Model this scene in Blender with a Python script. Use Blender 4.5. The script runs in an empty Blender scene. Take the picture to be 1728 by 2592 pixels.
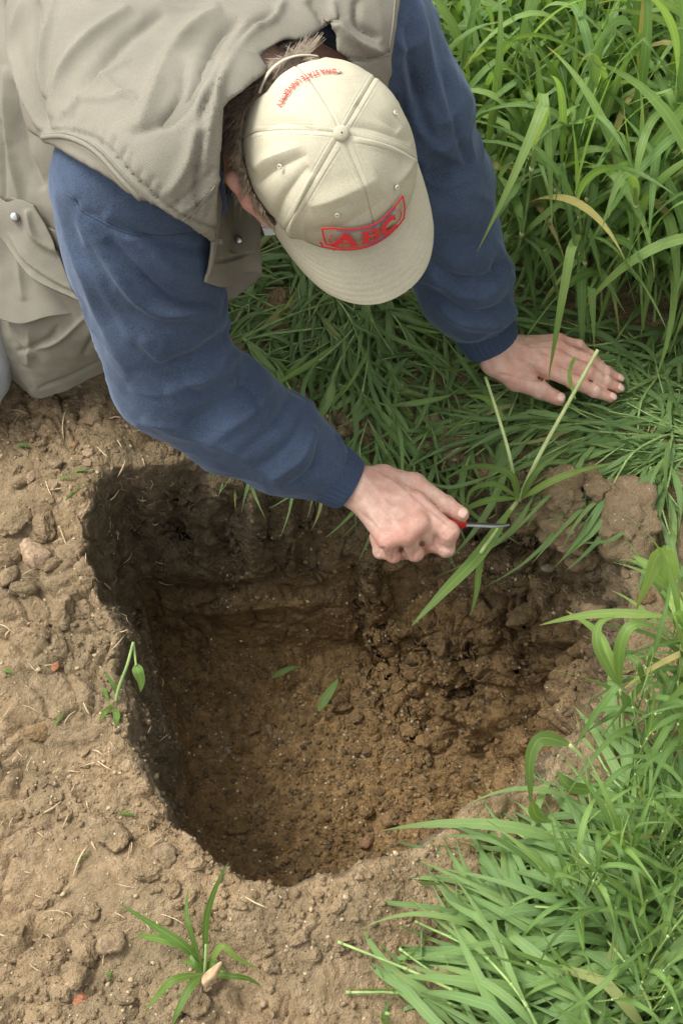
import bpy, math, random
import numpy as np
from mathutils import Vector, Matrix
from mathutils.bvhtree import BVHTree

random.seed(7); RNG = np.random.default_rng(7)
scene = bpy.context.scene
COL = scene.collection

# ------------------------------------------------------------------ camera
CAM = np.array([0.0, 0.0, 1.65]); PITCH = math.radians(55.0); FPX = 3600.0
FWD = np.array([0, math.cos(PITCH), -math.sin(PITCH)])
UPV = np.array([0, math.sin(PITCH), math.cos(PITCH)])
XV = np.array([1.0, 0, 0])
cam = bpy.data.cameras.new('camera'); cam.sensor_fit = 'VERTICAL'; cam.sensor_height = 36.0
cam.lens = FPX / 2592 * 36.0; cam.clip_start = 0.05; cam.clip_end = 500
camo = bpy.data.objects.new('camera', cam); COL.objects.link(camo)
camo.location = CAM; camo.rotation_euler = (math.pi/2 - PITCH, 0, 0)
scene.camera = camo

# ------------------------------------------------------------------ light: bright overcast, softer light from the left
SUN_EL, SUN_AZ = math.radians(56), math.radians(-68)      # azimuth from +Y, negative = towards -X (left)
sdir = np.array([math.sin(SUN_AZ)*math.cos(SUN_EL), math.cos(SUN_AZ)*math.cos(SUN_EL), math.sin(SUN_EL)])
world = bpy.data.worlds.new('World'); scene.world = world; world.use_nodes = True
nt = world.node_tree; nt.nodes.clear()
sky = nt.nodes.new('ShaderNodeTexSky'); sky.sky_type = 'NISHITA'; sky.sun_disc = False
sky.sun_elevation = SUN_EL; sky.sun_rotation = SUN_AZ; sky.air_density = 1.0; sky.dust_density = 4.0; sky.ozone_density = 1.0
hs = nt.nodes.new('ShaderNodeHueSaturation'); hs.inputs['Saturation'].default_value = 0.12
bg = nt.nodes.new('ShaderNodeBackground'); bg.inputs['Strength'].default_value = 0.15
wo = nt.nodes.new('ShaderNodeOutputWorld')
nt.links.new(sky.outputs[0], hs.inputs['Color']); nt.links.new(hs.outputs[0], bg.inputs[0]); nt.links.new(bg.outputs[0], wo.inputs[0])
sl = bpy.data.lights.new('sun', 'SUN'); sl.energy = 1.0; sl.angle = math.radians(20); sl.color = (1.0, 0.97, 0.915)
so = bpy.data.objects.new('sun', sl); COL.objects.link(so)
so.rotation_euler = Vector(-sdir).to_track_quat('-Z', 'Y').to_euler()
so.location = (-3, 1, 5)
scene.view_settings.view_transform = 'Standard'; scene.view_settings.look = 'None'
scene.view_settings.gamma = 1.0; scene.view_settings.use_curve_mapping = False
scene.view_settings.exposure = 1.36

# ------------------------------------------------------------------ helpers
def ray(px, py): return FWD + (px-864)/FPX*XV + (1296-py)/FPX*UPV
def D(px, py, t): return CAM + t*ray(px, py)                 # at view depth t (m)
def P(px, py, z=0.0):                                         # on the horizontal plane z
    d = ray(px, py); return CAM + d*((z-CAM[2])/d[2])
def proj(v):
    r = v - CAM; f = r@FWD
    return 864 + FPX*(r@XV)/f, 1296 - FPX*(r@UPV)/f, f
def unit(v):
    v = np.asarray(v, float); return v/max(1e-9, np.linalg.norm(v))

def unit_rows(a): return a/np.linalg.norm(a, axis=1, keepdims=True)
def _h(ix, iy, iz, seed):
    h = (ix.astype(np.uint32)*np.uint32(374761393) + iy.astype(np.uint32)*np.uint32(668265263) + iz.astype(np.uint32)*np.uint32(2147483647 & 0x5bd1e995) + np.uint32(seed*1013904223 & 0xffffffff))
    h ^= h >> np.uint32(13); h *= np.uint32(1274126177); h ^= h >> np.uint32(16); h *= np.uint32(0x85ebca6b); h ^= h >> np.uint32(13)
    return h
def hash01(ix, iy, iz, seed): return (_h(ix, iy, iz, seed) & np.uint32(0xffffff)).astype(np.float32)/float(0xffffff)
def noise3(p, scale, seed=0):
    q = np.asarray(p, float)/scale; i = np.floor(q).astype(np.int64); f = (q-i); f = f*f*f*(f*(f*6-15)+10)
    out = 0
    for dx in (0, 1):
        for dy in (0, 1):
            for dz in (0, 1):
                w = (f[:, 0] if dx else 1-f[:, 0])*(f[:, 1] if dy else 1-f[:, 1])*(f[:, 2] if dz else 1-f[:, 2])
                out = out + w*hash01(i[:, 0]+dx, i[:, 1]+dy, i[:, 2]+dz, seed)
    return out*2-1
def fbm(p, scale, octs=3, seed=0, gain=.5):
    o = 0; a = 1
    for k in range(octs): o = o + a*noise3(p, scale/2**k, seed+k); a *= gain
    return o
def worley(p, scale, seed=0):
    q = np.asarray(p, float)/scale; i = np.floor(q).astype(np.int64)
    f1 = np.full(len(q), 9.); f2 = f1.copy(); idv = np.zeros(len(q))
    for dx in (-1, 0, 1):
        for dy in (-1, 0, 1):
            for dz in (-1, 0, 1):
                c = i+np.array([dx, dy, dz])
                j = np.stack([hash01(c[:, 0], c[:, 1], c[:, 2], seed+k) for k in (1, 2, 3)], 1)
                d = np.linalg.norm(c+j-q, axis=1)
                m = d < f1
                f2 = np.where(m, f1, np.minimum(f2, d)); idv = np.where(m, j[:, 0], idv); f1 = np.where(m, d, f1)
    return f1, f2, idv
def sstep(a, b, x):
    t = np.clip((x-a)/(b-a), 0, 1); return t*t*(3-2*t)

def mesh(name, V, F, mat=None, smooth=True, uv=None, attrs=None):
    m = bpy.data.meshes.new(name)
    V = np.asarray(V, np.float32)
    if isinstance(F, np.ndarray) and len(F):
        k = F.shape[1]
        m.vertices.add(len(V)); m.vertices.foreach_set('co', V.ravel())
        m.loops.add(F.size); m.loops.foreach_set('vertex_index', F.ravel().astype(np.int32))
        m.polygons.add(len(F)); m.polygons.foreach_set('loop_start', np.arange(0, F.size, k, dtype=np.int32))
        m.update(calc_edges=True)
    else:
        m.from_pydata([tuple(map(float, v)) for v in V], [], [tuple(map(int, f)) for f in F])
    if uv is not None:
        li = np.empty(len(m.loops), np.int32); m.loops.foreach_get('vertex_index', li)
        l = m.uv_layers.new(name='UVMap'); l.data.foreach_set('uv', np.asarray(uv, np.float32)[li].ravel())
    if attrs:
        for k_, a in attrs.items():
            at = m.attributes.new(k_, 'FLOAT', 'POINT'); at.data.foreach_set('value', np.asarray(a, np.float32))
    m.validate()
    if smooth: m.polygons.foreach_set('use_smooth', np.ones(len(m.polygons), bool))
    if mat is not None: m.materials.append(mat)
    return m
def link(name, data, parent=None, loc=None):
    o = bpy.data.objects.new(name, data); COL.objects.link(o)
    if parent is not None: o.parent = parent
    if loc is not None: o.location = loc
    return o
def obj(name, V, F, mat=None, parent=None, **kw): return link(name, mesh(name, V, F, mat, **kw), parent)
def tag(o, label=None, cat=None, group=None, kind=None):
    if label: o['label'] = label
    if cat: o['category'] = cat
    if group: o['group'] = group
    if kind: o['kind'] = kind
    return o
def gridF(nr, nc, wrap=False):
    r = np.arange(nr-1)[:, None]; c = np.arange(nc if wrap else nc-1)[None, :]; c2 = (c+1) % nc
    return np.stack([r*nc+c+0*r, r*nc+c2+0*r, (r+1)*nc+c2, (r+1)*nc+c], -1).reshape(-1, 4)
def vnormals(V, F):
    n = np.zeros_like(V); a = V[F[:, 0]]; 
    fn = np.cross(V[F[:, 2]]-a, V[F[:, -1]]-V[F[:, 1]]) if F.shape[1] == 4 else np.cross(V[F[:, 1]]-a, V[F[:, 2]]-a)
    for k in range(F.shape[1]): np.add.at(n, F[:, k], fn)
    return n/np.maximum(1e-12, np.linalg.norm(n, axis=1, keepdims=True))
def catmull(ctrl, n, closed=False):
    c = np.asarray(ctrl, float); m = len(c)
    segs = m if closed else m-1
    t = np.linspace(0, segs, n, endpoint=not closed); i = np.minimum(t.astype(int), segs-1); f = (t-i)[:, None]
    g = (lambda k: c[k % m]) if closed else (lambda k: c[np.clip(k, 0, m-1)])
    p0, p1, p2, p3 = g(i-1), g(i), g(i+1), g(i+2)
    return .5*((2*p1)+(-p0+p2)*f+(2*p0-5*p1+4*p2-p3)*f*f+(-p0+3*p1-3*p2+p3)*f**3)
def net(rows, nu, nv):
    c = np.asarray(rows, float)                                # (R, C, 3) control points
    a = np.stack([catmull(r, nv) for r in c], 0)
    return np.stack([catmull(a[:, j], nu) for j in range(nv)], 1)
def frames(path):
    T = np.gradient(path, axis=0); T /= np.maximum(1e-9, np.linalg.norm(T, axis=1, keepdims=True))
    ref = np.array([0, 0, 1.]) if abs(T[0][2]) < .9 else np.array([1., 0, 0])
    n = unit(np.cross(np.cross(T[0], ref), T[0])); N = []
    for t in T:
        n = unit(n - t*(n@t)); N.append(n)
    N = np.array(N); return T, N, np.cross(T, N)
def tube(path, rad, seg=8, cap=True, flat=1.0):
    path = np.asarray(path, float); n = len(path); rad = np.broadcast_to(np.asarray(rad, float), (n,))
    T, N, B = frames(path); a = np.linspace(0, 2*math.pi, seg, endpoint=False)
    V = path[:, None] + rad[:, None, None]*(np.cos(a)[None, :, None]*N[:, None] + flat*np.sin(a)[None, :, None]*B[:, None])
    V = V.reshape(-1, 3); F = gridF(n, seg, True)
    if cap:
        k = len(V); V = np.vstack([V, path[:1], path[-1:]])
        j = np.arange(seg); j2 = (j+1) % seg
        F = np.vstack([F, np.stack([j2, j, np.full(seg, k), np.full(seg, k)], 1), np.stack([(n-1)*seg+j, (n-1)*seg+j2, np.full(seg, k+1), np.full(seg, k+1)], 1)])
        F = [tuple(f) if f[2] != f[3] else tuple(f[:3]) for f in F.tolist()]
    return V, F
def join(parts):
    V = []; F = []; k = 0
    for v, f in parts:
        V.append(np.asarray(v)); F += [tuple(int(i)+k for i in q) for q in (f.tolist() if isinstance(f, np.ndarray) else f)]; k += len(v)
    return np.vstack(V), F

# implicit bodies: signed distance functions -> surface nets
def smin(a, b, k):
    h = np.clip(.5+.5*(b-a)/k, 0, 1); return b*(1-h)+a*h-k*h*(1-h)
def cap_(p, a, b, ra, rb):
    a = np.asarray(a, float); b = np.asarray(b, float); ab = b-a; h = np.clip(((p-a)@ab)/max(1e-9, ab@ab), 0, 1)
    return np.linalg.norm(p-a-h[:, None]*ab, axis=1)-(ra+(rb-ra)*h)
def ell_(p, c, axes, R=None):
    q = p-np.asarray(c, float)
    if R is not None: q = q@np.asarray(R).T
    axes = np.asarray(axes, float); k0 = np.linalg.norm(q/axes, axis=1); k1 = np.linalg.norm(q/axes**2, axis=1)
    return k0*(k0-1)/np.maximum(k1, 1e-9)
def chain_(p, pts, rads, k=.012):
    d = None
    for i in range(len(pts)-1):
        e = cap_(p, pts[i], pts[i+1], rads[i], rads[i+1]); d = e if d is None else smin(d, e, k)
    return d
def iso(f, lo, hi, h):
    lo = np.asarray(lo, float); hi = np.asarray(hi, float); C = 4
    n = np.ceil((hi-lo)/(h*C)).astype(int)+1
    g = np.stack(np.meshgrid(*[np.arange(k) for k in n], indexing='ij'), -1).reshape(-1, 3)
    d = f(lo+(g+.5)*h*C).reshape(n)
    m = np.abs(d) < h*C*1.6
    m2 = m.copy()
    for ax in range(3):
        s = [slice(None)]*3; s2 = [slice(None)]*3; s[ax] = slice(1, None); s2[ax] = slice(None, -1)
        t = m2.copy(); t[tuple(s)] |= m2[tuple(s2)]; t[tuple(s2)] |= m2[tuple(s)]; m2 = t
    big = np.repeat(np.repeat(np.repeat(np.where(d < 0, -1., 1.), C, 0), C, 1), C, 2).astype(np.float32)
    mf = np.repeat(np.repeat(np.repeat(m2, C, 0), C, 1), C, 2)
    idx = np.argwhere(mf); big[tuple(idx.T)] = f(lo+idx*h)
    Dv = big; s = Dv < 0
    cnt = np.zeros([k-1 for k in s.shape], np.int8); sl_ = [slice(None, -1), slice(1, None)]
    for a in (0, 1):
        for b in (0, 1):
            for c in (0, 1): cnt += s[sl_[a], sl_[b], sl_[c]]
    act = np.argwhere((cnt > 0) & (cnt < 8)); ids = -np.ones(cnt.shape, np.int64); ids[tuple(act.T)] = np.arange(len(act))
    co = np.array([(a, b, c) for a in (0, 1) for b in (0, 1) for c in (0, 1)])
    vals = np.stack([Dv[tuple((act+o).T)] for o in co], 1).astype(float)
    sp = np.zeros((len(act), 3)); num = np.zeros(len(act))
    for i in range(8):
        for j in range(i+1, 8):
            if np.abs(co[i]-co[j]).sum() != 1: continue
            a, b = vals[:, i], vals[:, j]; x = (a < 0) != (b < 0); t = np.where(x, a/np.where(x, a-b, 1), 0)
            sp += x[:, None]*(co[i]+t[:, None]*(co[j]-co[i])); num += x
    V = lo+(act+sp/num[:, None])*h
    F = []
    for ax in range(3):
        o1, o2 = (ax+1) % 3, (ax+2) % 3
        s1 = [slice(1, -1)]*3; s1[ax] = slice(None, -1); s2_ = [slice(1, -1)]*3; s2_[ax] = slice(1, None)
        A = s[tuple(s1)]; B = s[tuple(s2_)]
        e = np.argwhere(A != B); pos = A[tuple(e.T)]
        base = e.copy(); base[:, o1] += 1; base[:, o2] += 1
        def cell(d1, d2):
            q = base.copy(); q[:, o1] -= d1; q[:, o2] -= d2; return ids[tuple(q.T)]
        q = np.stack([cell(1, 1), cell(0, 1), cell(0, 0), cell(1, 0)], 1)
        q[~pos] = q[~pos][:, ::-1]
        F.append(q[(q >= 0).all(1)])
    return V, np.vstack(F)
def lap(V, F, it=2, lam=.5):
    e = np.vstack([F[:, [k, (k+1) % F.shape[1]]] for k in range(F.shape[1])])
    for _ in range(it):
        s = np.zeros_like(V); c = np.zeros(len(V))
        np.add.at(s, e[:, 0], V[e[:, 1]]); np.add.at(c, e[:, 0], 1); np.add.at(s, e[:, 1], V[e[:, 0]]); np.add.at(c, e[:, 1], 1)
        V = V+lam*(s/np.maximum(1, c)[:, None]-V)
    return V
def polydist(x, y, pts):
    pts = np.asarray(pts, float); best = np.full(len(x), 1e9); par = np.zeros(len(x)); side = np.zeros(len(x)); n = len(pts)-1
    for i in range(n):
        a = pts[i]; ab = pts[i+1]-a; t = np.clip(((x-a[0])*ab[0]+(y-a[1])*ab[1])/max(1e-9, ab@ab), 0, 1)
        dx = x-a[0]-t*ab[0]; dy = y-a[1]-t*ab[1]; d = np.hypot(dx, dy); m = d < best
        best = np.where(m, d, best); par = np.where(m, (i+t)/n, par); side = np.where(m, np.sign(ab[0]*dy-ab[1]*dx), side)
    return best, par, side
def sculpt(V, N, strokes, facing=.0):
    """folds, dents and ridges pressed into a surface: (polyline, width, height[, 'r' ridge / 's' step])"""
    x, y, f = proj(V); view = V-CAM; view /= np.linalg.norm(view, axis=1, keepdims=True)
    w8 = sstep(facing-.05, facing+.2, -(view*N).sum(1)); dis = np.zeros(len(V))
    for st in strokes:
        pts, w, a = st[:3]; mode = st[3] if len(st) > 3 else 'r'
        pp = catmull(pts, max(8, 5*len(pts))) if len(pts) > 2 else np.asarray(pts, float)
        lo = pp.min(0)-3*w; hi = pp.max(0)+3*w
        m = np.where((x > lo[0]) & (x < hi[0]) & (y > lo[1]) & (y < hi[1]))[0]
        if not len(m): continue
        d, t, sd = polydist(x[m], y[m], pp)
        end = np.sqrt(np.clip(np.sin(np.pi*np.clip(t, .0, 1.)), 0, 1)) if mode != 'f' else 1.0
        g = np.exp(-(d/w)**2) if mode == 'f' or w < 5 else .55*np.exp(-(d/w)**2)+.45*np.exp(-d/(.55*w))
        if mode == 's': g = g*np.where(sd > 0, 1, -.35)*np.clip(d/(.25*w), 0, 1)
        dis[m] += a*g*end
    return V+N*(dis*w8)[:, None]

# ------------------------------------------------------------------ materials
def newmat(name):
    m = bpy.data.materials.new(name); m.use_nodes = True; n = m.node_tree; n.nodes.clear()
    out = n.nodes.new('ShaderNodeOutputMaterial'); b = n.nodes.new('ShaderNodeBsdfPrincipled'); n.links.new(b.outputs[0], out.inputs[0])
    return m, n, b, out
def nd(n, typ, **kw):
    o = n.nodes.new('ShaderNode'+typ)
    for k, v in kw.items():
        if k in o.inputs: o.inputs[k].default_value = v
        else: setattr(o, k, v)
    return o
def ramp(n, fac, stops):
    r = n.nodes.new('ShaderNodeValToRGB'); e = r.color_ramp.elements
    while len(e) < len(stops): e.new(0.5)
    for q, (p_, c) in zip(e, stops): q.position = p_; q.color = (*c, 1)
    n.links.new(fac, r.inputs[0]); return r.outputs[0]
def mix(n, fac, a, b, mode='MIX'):
    x = n.nodes.new('ShaderNodeMix'); x.data_type = 'RGBA'; x.blend_type = mode
    for s, v in ((0, fac), (6, a), (7, b)):
        if isinstance(v, (int, float)): x.inputs[s].default_value = v
        elif isinstance(v, tuple): x.inputs[s].default_value = (*v, 1)
        else: n.links.new(v, x.inputs[s])
    return x.outputs[2]
def math_(n, op, a, b=None, c=None):
    x = n.nodes.new('ShaderNodeMath'); x.operation = op
    for i, v in enumerate((a, b, c)):
        if v is None: continue
        if isinstance(v, (int, float)): x.inputs[i].default_value = v
        else: n.links.new(v, x.inputs[i])
    return x.outputs[0]
def coords(n): return n.nodes.new('ShaderNodeTexCoord').outputs['Object']
def ntex(n, scale, detail=3, rough=.55, vec=None, out='Fac'):
    t = nd(n, 'TexNoise'); t.inputs['Scale'].default_value = scale; t.inputs['Detail'].default_value = detail; t.inputs['Roughness'].default_value = rough
    n.links.new(vec if vec is not None else coords(n), t.inputs['Vector']); return t.outputs[out]
def bump(n, b, h, dist, strength=1.0):
    x = nd(n, 'Bump'); x.inputs['Distance'].default_value = dist; x.inputs['Strength'].default_value = strength
    n.links.new(h, x.inputs['Height']); n.links.new(x.outputs[0], b.inputs['Normal'])

def soil_material():
    m, n, b, o = newmat('soil')
    geo = n.nodes.new('ShaderNodeNewGeometry'); pos = geo.outputs['Position']
    sep = n.nodes.new('ShaderNodeSeparateXYZ'); n.links.new(pos, sep.inputs[0])
    big = ntex(n, 7, 4, .6, pos); mid = ntex(n, 40, 4, .65, pos); fine = ntex(n, 260, 3, .6, pos)
    zz = math_(n, 'ADD', sep.outputs[2], math_(n, 'MULTIPLY', math_(n, 'SUBTRACT', big, .5), .16))
    # dry surface crust
    dry = ramp(n, mid, [(.22, (.116, .079, .040)), (.5, (.212, .149, .083)), (.78, (.325, .242, .148))])
    dry = mix(n, ramp(n, big, [(.40, (0, 0, 0)), (.62, (1, 1, 1))]), dry, mix(n, .6, dry, (.140, .110, .064)))
    # moist topsoil in the cut, and ochre subsoil below
    top = ramp(n, mid, [(.22, (.056, .042, .024)), (.5, (.112, .084, .049)), (.78, (.200, .150, .090))])
    sub = ramp(n, mid, [(.22, (.090, .059, .027)), (.5, (.200, .128, .056)), (.78, (.330, .215, .098))])
    hx = math_(n, 'ADD', zz, math_(n, 'MULTIPLY', sep.outputs[0], -.30))
    hor = ramp(n, math_(n, 'MULTIPLY_ADD', hx, 2.0, 1.0), [(.25, (1, 1, 1)), (.68, (0, 0, 0))])
    moist = mix(n, hor, top, sub)
    at = nd(n, 'Attribute'); at.attribute_name = 'cut'
    wet = math_(n, 'MAXIMUM', at.outputs['Fac'], ramp(n, math_(n, 'MULTIPLY_ADD', zz, 5.0, 1.0), [(.45, (1, 1, 1)), (.72, (0, 0, 0))]))
    c = mix(n, wet, dry, moist)
    c = mix(n, math_(n, 'MULTIPLY', fine, .55), c, mix(n, 1.0, c, (1.55, 1.5, 1.42), 'MULTIPLY'))
    # pale mineral specks
    v = nd(n, 'TexVoronoi'); v.inputs['Scale'].default_value = 95; n.links.new(pos, v.inputs['Vector'])
    sp = math_(n, 'LESS_THAN', v.outputs['Distance'], .10)
    vs = n.nodes.new('ShaderNodeSeparateColor'); n.links.new(v.outputs['Color'], vs.inputs[0])
    sp = math_(n, 'MULTIPLY', sp, math_(n, 'GREATER_THAN', vs.outputs[0], .80))
    c = mix(n, sp, c, (.55, .47, .36))
    n.links.new(c, b.inputs['Base Color']); b.inputs['Roughness'].default_value = .93; b.inputs['Specular IOR Level'].default_value = .25
    h = math_(n, 'ADD', math_(n, 'MULTIPLY', fine, .35), math_(n, 'ADD', ntex(n, 110, 4, .65, pos), math_(n, 'MULTIPLY', ntex(n, 600, 2, .5, pos), .12)))
    bump(n, b, h, .010, 1.0)
    return m
SOIL = soil_material()

def simple(name, col, rough=.8, var=.25, scale=60, bscale=None, bdist=.001, spec=.3, metal=0, var_col=None):
    m, n, b, o = newmat(name)
    f = ntex(n, scale, 3, .6)
    c2 = var_col or tuple(min(1, x*(1+var)) for x in col); c1 = tuple(x*(1-var) for x in col)
    n.links.new(ramp(n, f, [(.3, c1), (.7, c2)]), b.inputs['Base Color'])
    b.inputs['Roughness'].default_value = rough; b.inputs['Specular IOR Level'].default_value = spec; b.inputs['Metallic'].default_value = metal
    if bscale: bump(n, b, ntex(n, bscale, 4, .6), bdist)
    return m
M = {}
M['clod'] = simple('dry_clod_soil', (.215, .155, .094), .95, .42, 2.6, 7, .004, .2)
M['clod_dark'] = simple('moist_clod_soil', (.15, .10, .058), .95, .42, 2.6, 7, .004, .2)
M['clod_ochre'] = simple('ochre_clod_soil', (.21, .135, .065), .95, .42, 2.6, 7, .004, .2)
M['stone_pale'] = simple('pale_stone', (.46, .39, .27), .8, .42, 2.6, 7, .004)
M['stone_pink'] = simple('pinkish_stone', (.34, .235, .145), .8, .42, 2.6, 7, .004)
M['stone_grey'] = simple('grey_stone', (.235, .168, .095), .8, .42, 2.6, 7, .004)
M['stone_brown'] = simple('brown_pebble', (.30, .175, .095), .6, .42, 2.6, 7, .004)
M['stone_red'] = simple('reddish_stone', (.46, .20, .10), .8, .42, 2.6, 7, .004)
M['straw'] = simple('dry_straw', (.55, .43, .26), .7, .25, 90, 400, .0004)
M['root'] = simple('thin_roots', (.36, .27, .17), .85, .3, 90)

def leaf_material(name, base, young, dead=.0):
    m, n, b, o = newmat(name)
    uv = n.nodes.new('ShaderNodeUVMap').outputs[0]; su = n.nodes.new('ShaderNodeSeparateXYZ'); n.links.new(uv, su.inputs[0])
    oi = n.nodes.new('ShaderNodeObjectInfo').outputs['Random']
    nz = ntex(n, 9, 3, .6)
    f = math_(n, 'ADD', math_(n, 'MULTIPLY', oi, .65), math_(n, 'MULTIPLY', nz, .5))
    dark = tuple(x*.62 for x in base)
    c = ramp(n, f, [(.12, dark), (.5, base), (.92, young)])
    # parallel veins, paler midrib, paler base of the blade, yellowed tip
    w = math_(n, 'SINE', math_(n, 'MULTIPLY', su.outputs[0], 62.0))
    c = mix(n, math_(n, 'MULTIPLY', math_(n, 'ADD', w, 1.0), .06), c, tuple(min(1, x*1.9) for x in base))
    mr = math_(n, 'LESS_THAN', math_(n, 'ABSOLUTE', math_(n, 'SUBTRACT', su.outputs[0], .5)), .045)
    c = mix(n, math_(n, 'MULTIPLY', mr, .20), c, tuple(min(1, x*2.0+.02) for x in young))
    c = mix(n, ramp(n, su.outputs[1], [(0, (.75, .75, .75)), (.14, (0, 0, 0))]), c, (.26, .34, .10))
    tip = math_(n, 'MULTIPLY', ramp(n, math_(n, 'ADD', su.outputs[1], math_(n, 'MULTIPLY', nz, .1)), [(.95, (0, 0, 0)), (1.0, (1, 1, 1))]), math_(n, 'GREATER_THAN', oi, .6))
    c = mix(n, math_(n, 'MULTIPLY', tip, .7), c, (.42, .33, .10))
    if dead: c = mix(n, math_(n, 'MULTIPLY', math_(n, 'GREATER_THAN', oi, 1-dead), .85), c, (.42, .34, .13))
    g = n.nodes.new('ShaderNodeNewGeometry')
    c2 = mix(n, math_(n, 'MULTIPLY', g.outputs['Backfacing'], .45), c, tuple(min(1, x*1.35+.03) for x in base))   # glaucous underside
    n.links.new(c2, b.inputs['Base Color']); b.inputs['Roughness'].default_value = .46; b.inputs['Specular IOR Level'].default_value = .42
    bump(n, b, w, .0006, .6)
    tr = nd(n, 'BsdfTranslucent'); n.links.new(mix(n, 1.0, c, (1.5, 1.45, .7), 'MULTIPLY'), tr.inputs[0])
    ms = nd(n, 'MixShader'); ms.inputs[0].default_value = .38
    n.links.new(b.outputs[0], ms.inputs[1]); n.links.new(tr.outputs[0], ms.inputs[2]); n.links.new(ms.outputs[0], o.inputs[0])
    return m
M['leaf'] = leaf_material('wheat_leaf', (.148, .260, .072), (.265, .385, .110), .03)
M['leaf_flat'] = leaf_material('trampled_wheat_leaf', (.150, .252, .080), (.262, .365, .112), .03)
M['leaf_own'] = leaf_material('edge_wheat_leaf', (.180, .290, .070), (.290, .400, .100))
M['leaf_dark'] = leaf_material('weed_leaf', (.130, .235, .045), (.25, .36, .08))
M['stem'] = simple('wheat_stem', (.17, .28, .08), .5, .3, 30, None, .001, .4, 0, (.27, .37, .12))
M['stem_pale'] = simple('pale_stem', (.36, .42, .17), .5, .2, 30, None, .001, .4)

# ------------------------------------------------------------------ ground sheet and soil pit
def gh(x, y):
    x = np.atleast_1d(np.asarray(x, float)); y = np.atleast_1d(np.asarray(y, float)); p = np.stack([x, y, 0*x], 1)
    h = .017*noise3(p, .20, 11)+.010*noise3(p, .085, 12)
    # crumb heap thrown up at the near-left corner of the pit
    for (cx, cy, r, a) in [(-.20, .60, .07, .022), (-.12, .56, .06, .014), (-.33, .62, .08, .010), (.02, .60, .10, .012)]:
        h += a*np.exp(-((x-cx)**2+(y-cy)**2)/r**2)
    fade = np.exp(-np.maximum(0, np.hypot(x, y-1)-3)/2)
    return h*fade
rim_px = [(300,1172),(480,1150),(700,1140),(930,1105),(1085,1130),(1250,1200),(1430,1290),(1560,1430),(1575,1620),(1490,1800),(1350,1960),(1150,2075),(960,2155),(800,2205),(670,2245),(545,2195),(440,2080),(360,1930),(305,1780),(290,1620),(250,1480),(215,1340),(238,1232)]
flo_px = [(396,1588),(520,1622),(720,1638),(860,1640),(935,1675),(985,1765),(1050,1865),(1115,1945),(1170,2025),(1190,2105),(1200,2150),(1100,2250),(960,2320),(820,2350),(700,2360),(615,2330),(558,2220),(520,2080),(486,1950),(455,1830),(430,1740),(408,1670),(394,1618)]
PD = .45
rim = np.array([P(x, y, 0) for x, y in rim_px])[:, :2]; flo = np.array([P(x, y, -PD) for x, y in flo_px])[:, :2]
rc = catmull(rim, 4000, True); fc = catmull(flo, 4000, True)
seg = np.linalg.norm(np.roll(rc, -1, 0)-rc, axis=1)
ti = np.arange(4000)/4000*23
dens = np.where((ti > 6.5) & (ti < 11), .62, 1.0)            # coarser where the crop hides the rim
cum = np.concatenate([[0], np.cumsum(seg*dens)]); NA = 1000
ia = np.interp(np.linspace(0, cum[-1], NA, endpoint=False), cum, np.arange(4001))
pick = lambda c: np.stack([np.interp(ia, np.arange(4001), np.append(c[:, k], c[0, k])) for k in (0, 1)], 1)
rim_a, flo_a = pick(rc), pick(fc); tau = ia/4000*23
cen = np.array([-.02, .93])
ds = [0.0]; st = .0032
while ds[-1] < 45:
    ds.append(ds[-1]+st); st *= 1.011 if ds[-1] < .42 else 1.17
dtop = np.array(ds[::-1])
_w = np.stack([rim_a[:, 0], rim_a[:, 1], 0*rim_a[:, 0]], 1)
rim_a = rim_a+unit_rows(rim_a-cen)*(.012*noise3(_w, .07, 81)+.006*noise3(_w, .03, 82))[:, None]
radl = np.linalg.norm(rim_a-cen, axis=1, keepdims=True); rdir = (rim_a-cen)/radl
rings = []
for d in dtop:
    rings.append(np.concatenate([rim_a+rdir*d, np.zeros((NA, 1))], 1))
NT = len(rings); NW = 150
for k in range(1, NW+1):
    w = k/NW
    ew = (w**(1+.75*np.exp(-((tau-6.2)/2.4)**2)))[:, None]
    rings.append(np.concatenate([rim_a+(flo_a-rim_a)*ew, np.full((NA, 1), -PD*w)], 1))
NFL = 85
fcn = flo_a.mean(0)
for k in range(1, NFL+1):
    w = (k/NFL)
    q = flo_a+(fcn-flo_a)*w*.995
    rings.append(np.concatenate([q, np.full((NA, 1), -PD-.015*math.sin(w*math.pi/2))], 1))
G = np.array(rings); NR = len(G)
def smooth_rings(G, centre, width, it):
    lo, hi = max(1, centre-width), min(NR-1, centre+width)
    wgt = (np.sin(np.linspace(0, math.pi, hi-lo))*.5)[:, None, None]
    for _ in range(it):
        G[lo:hi] += wgt*((G[lo-1:hi-1]+G[lo+1:hi+1])/2-G[lo:hi])
smooth_rings(G, NT, 9, 30); smooth_rings(G, NT+NW, 30, 160)
def grid_normals(G):
    da = np.roll(G, -1, 1)-np.roll(G, 1, 1); dr = np.gradient(G, axis=0)
    n = np.cross(dr, da); n /= np.maximum(1e-12, np.linalg.norm(n, axis=2, keepdims=True))
    if n[5, :, 2].mean() < 0: n = -n
    return n
GN = grid_normals(G)
Vg = G.reshape(-1, 3); Ng = GN.reshape(-1, 3)
ri = np.repeat(np.arange(NR), NA); ta = np.tile(tau, NR)
near = np.where(np.linalg.norm(Vg[:, :2]-cen, axis=1) < 1.5)[0]
pn = Vg[near]; rn = ri[near]; tn = ta[near]
topm = 1-sstep(NT-10, NT+14, rn); flm = sstep(NT+NW-25, NT+NW+12, rn); wam = np.clip(1-topm-flm, 0, 1)
right = np.exp(-((tn-6.6)/2.3)**2)                          # rough broken right wall
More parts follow.
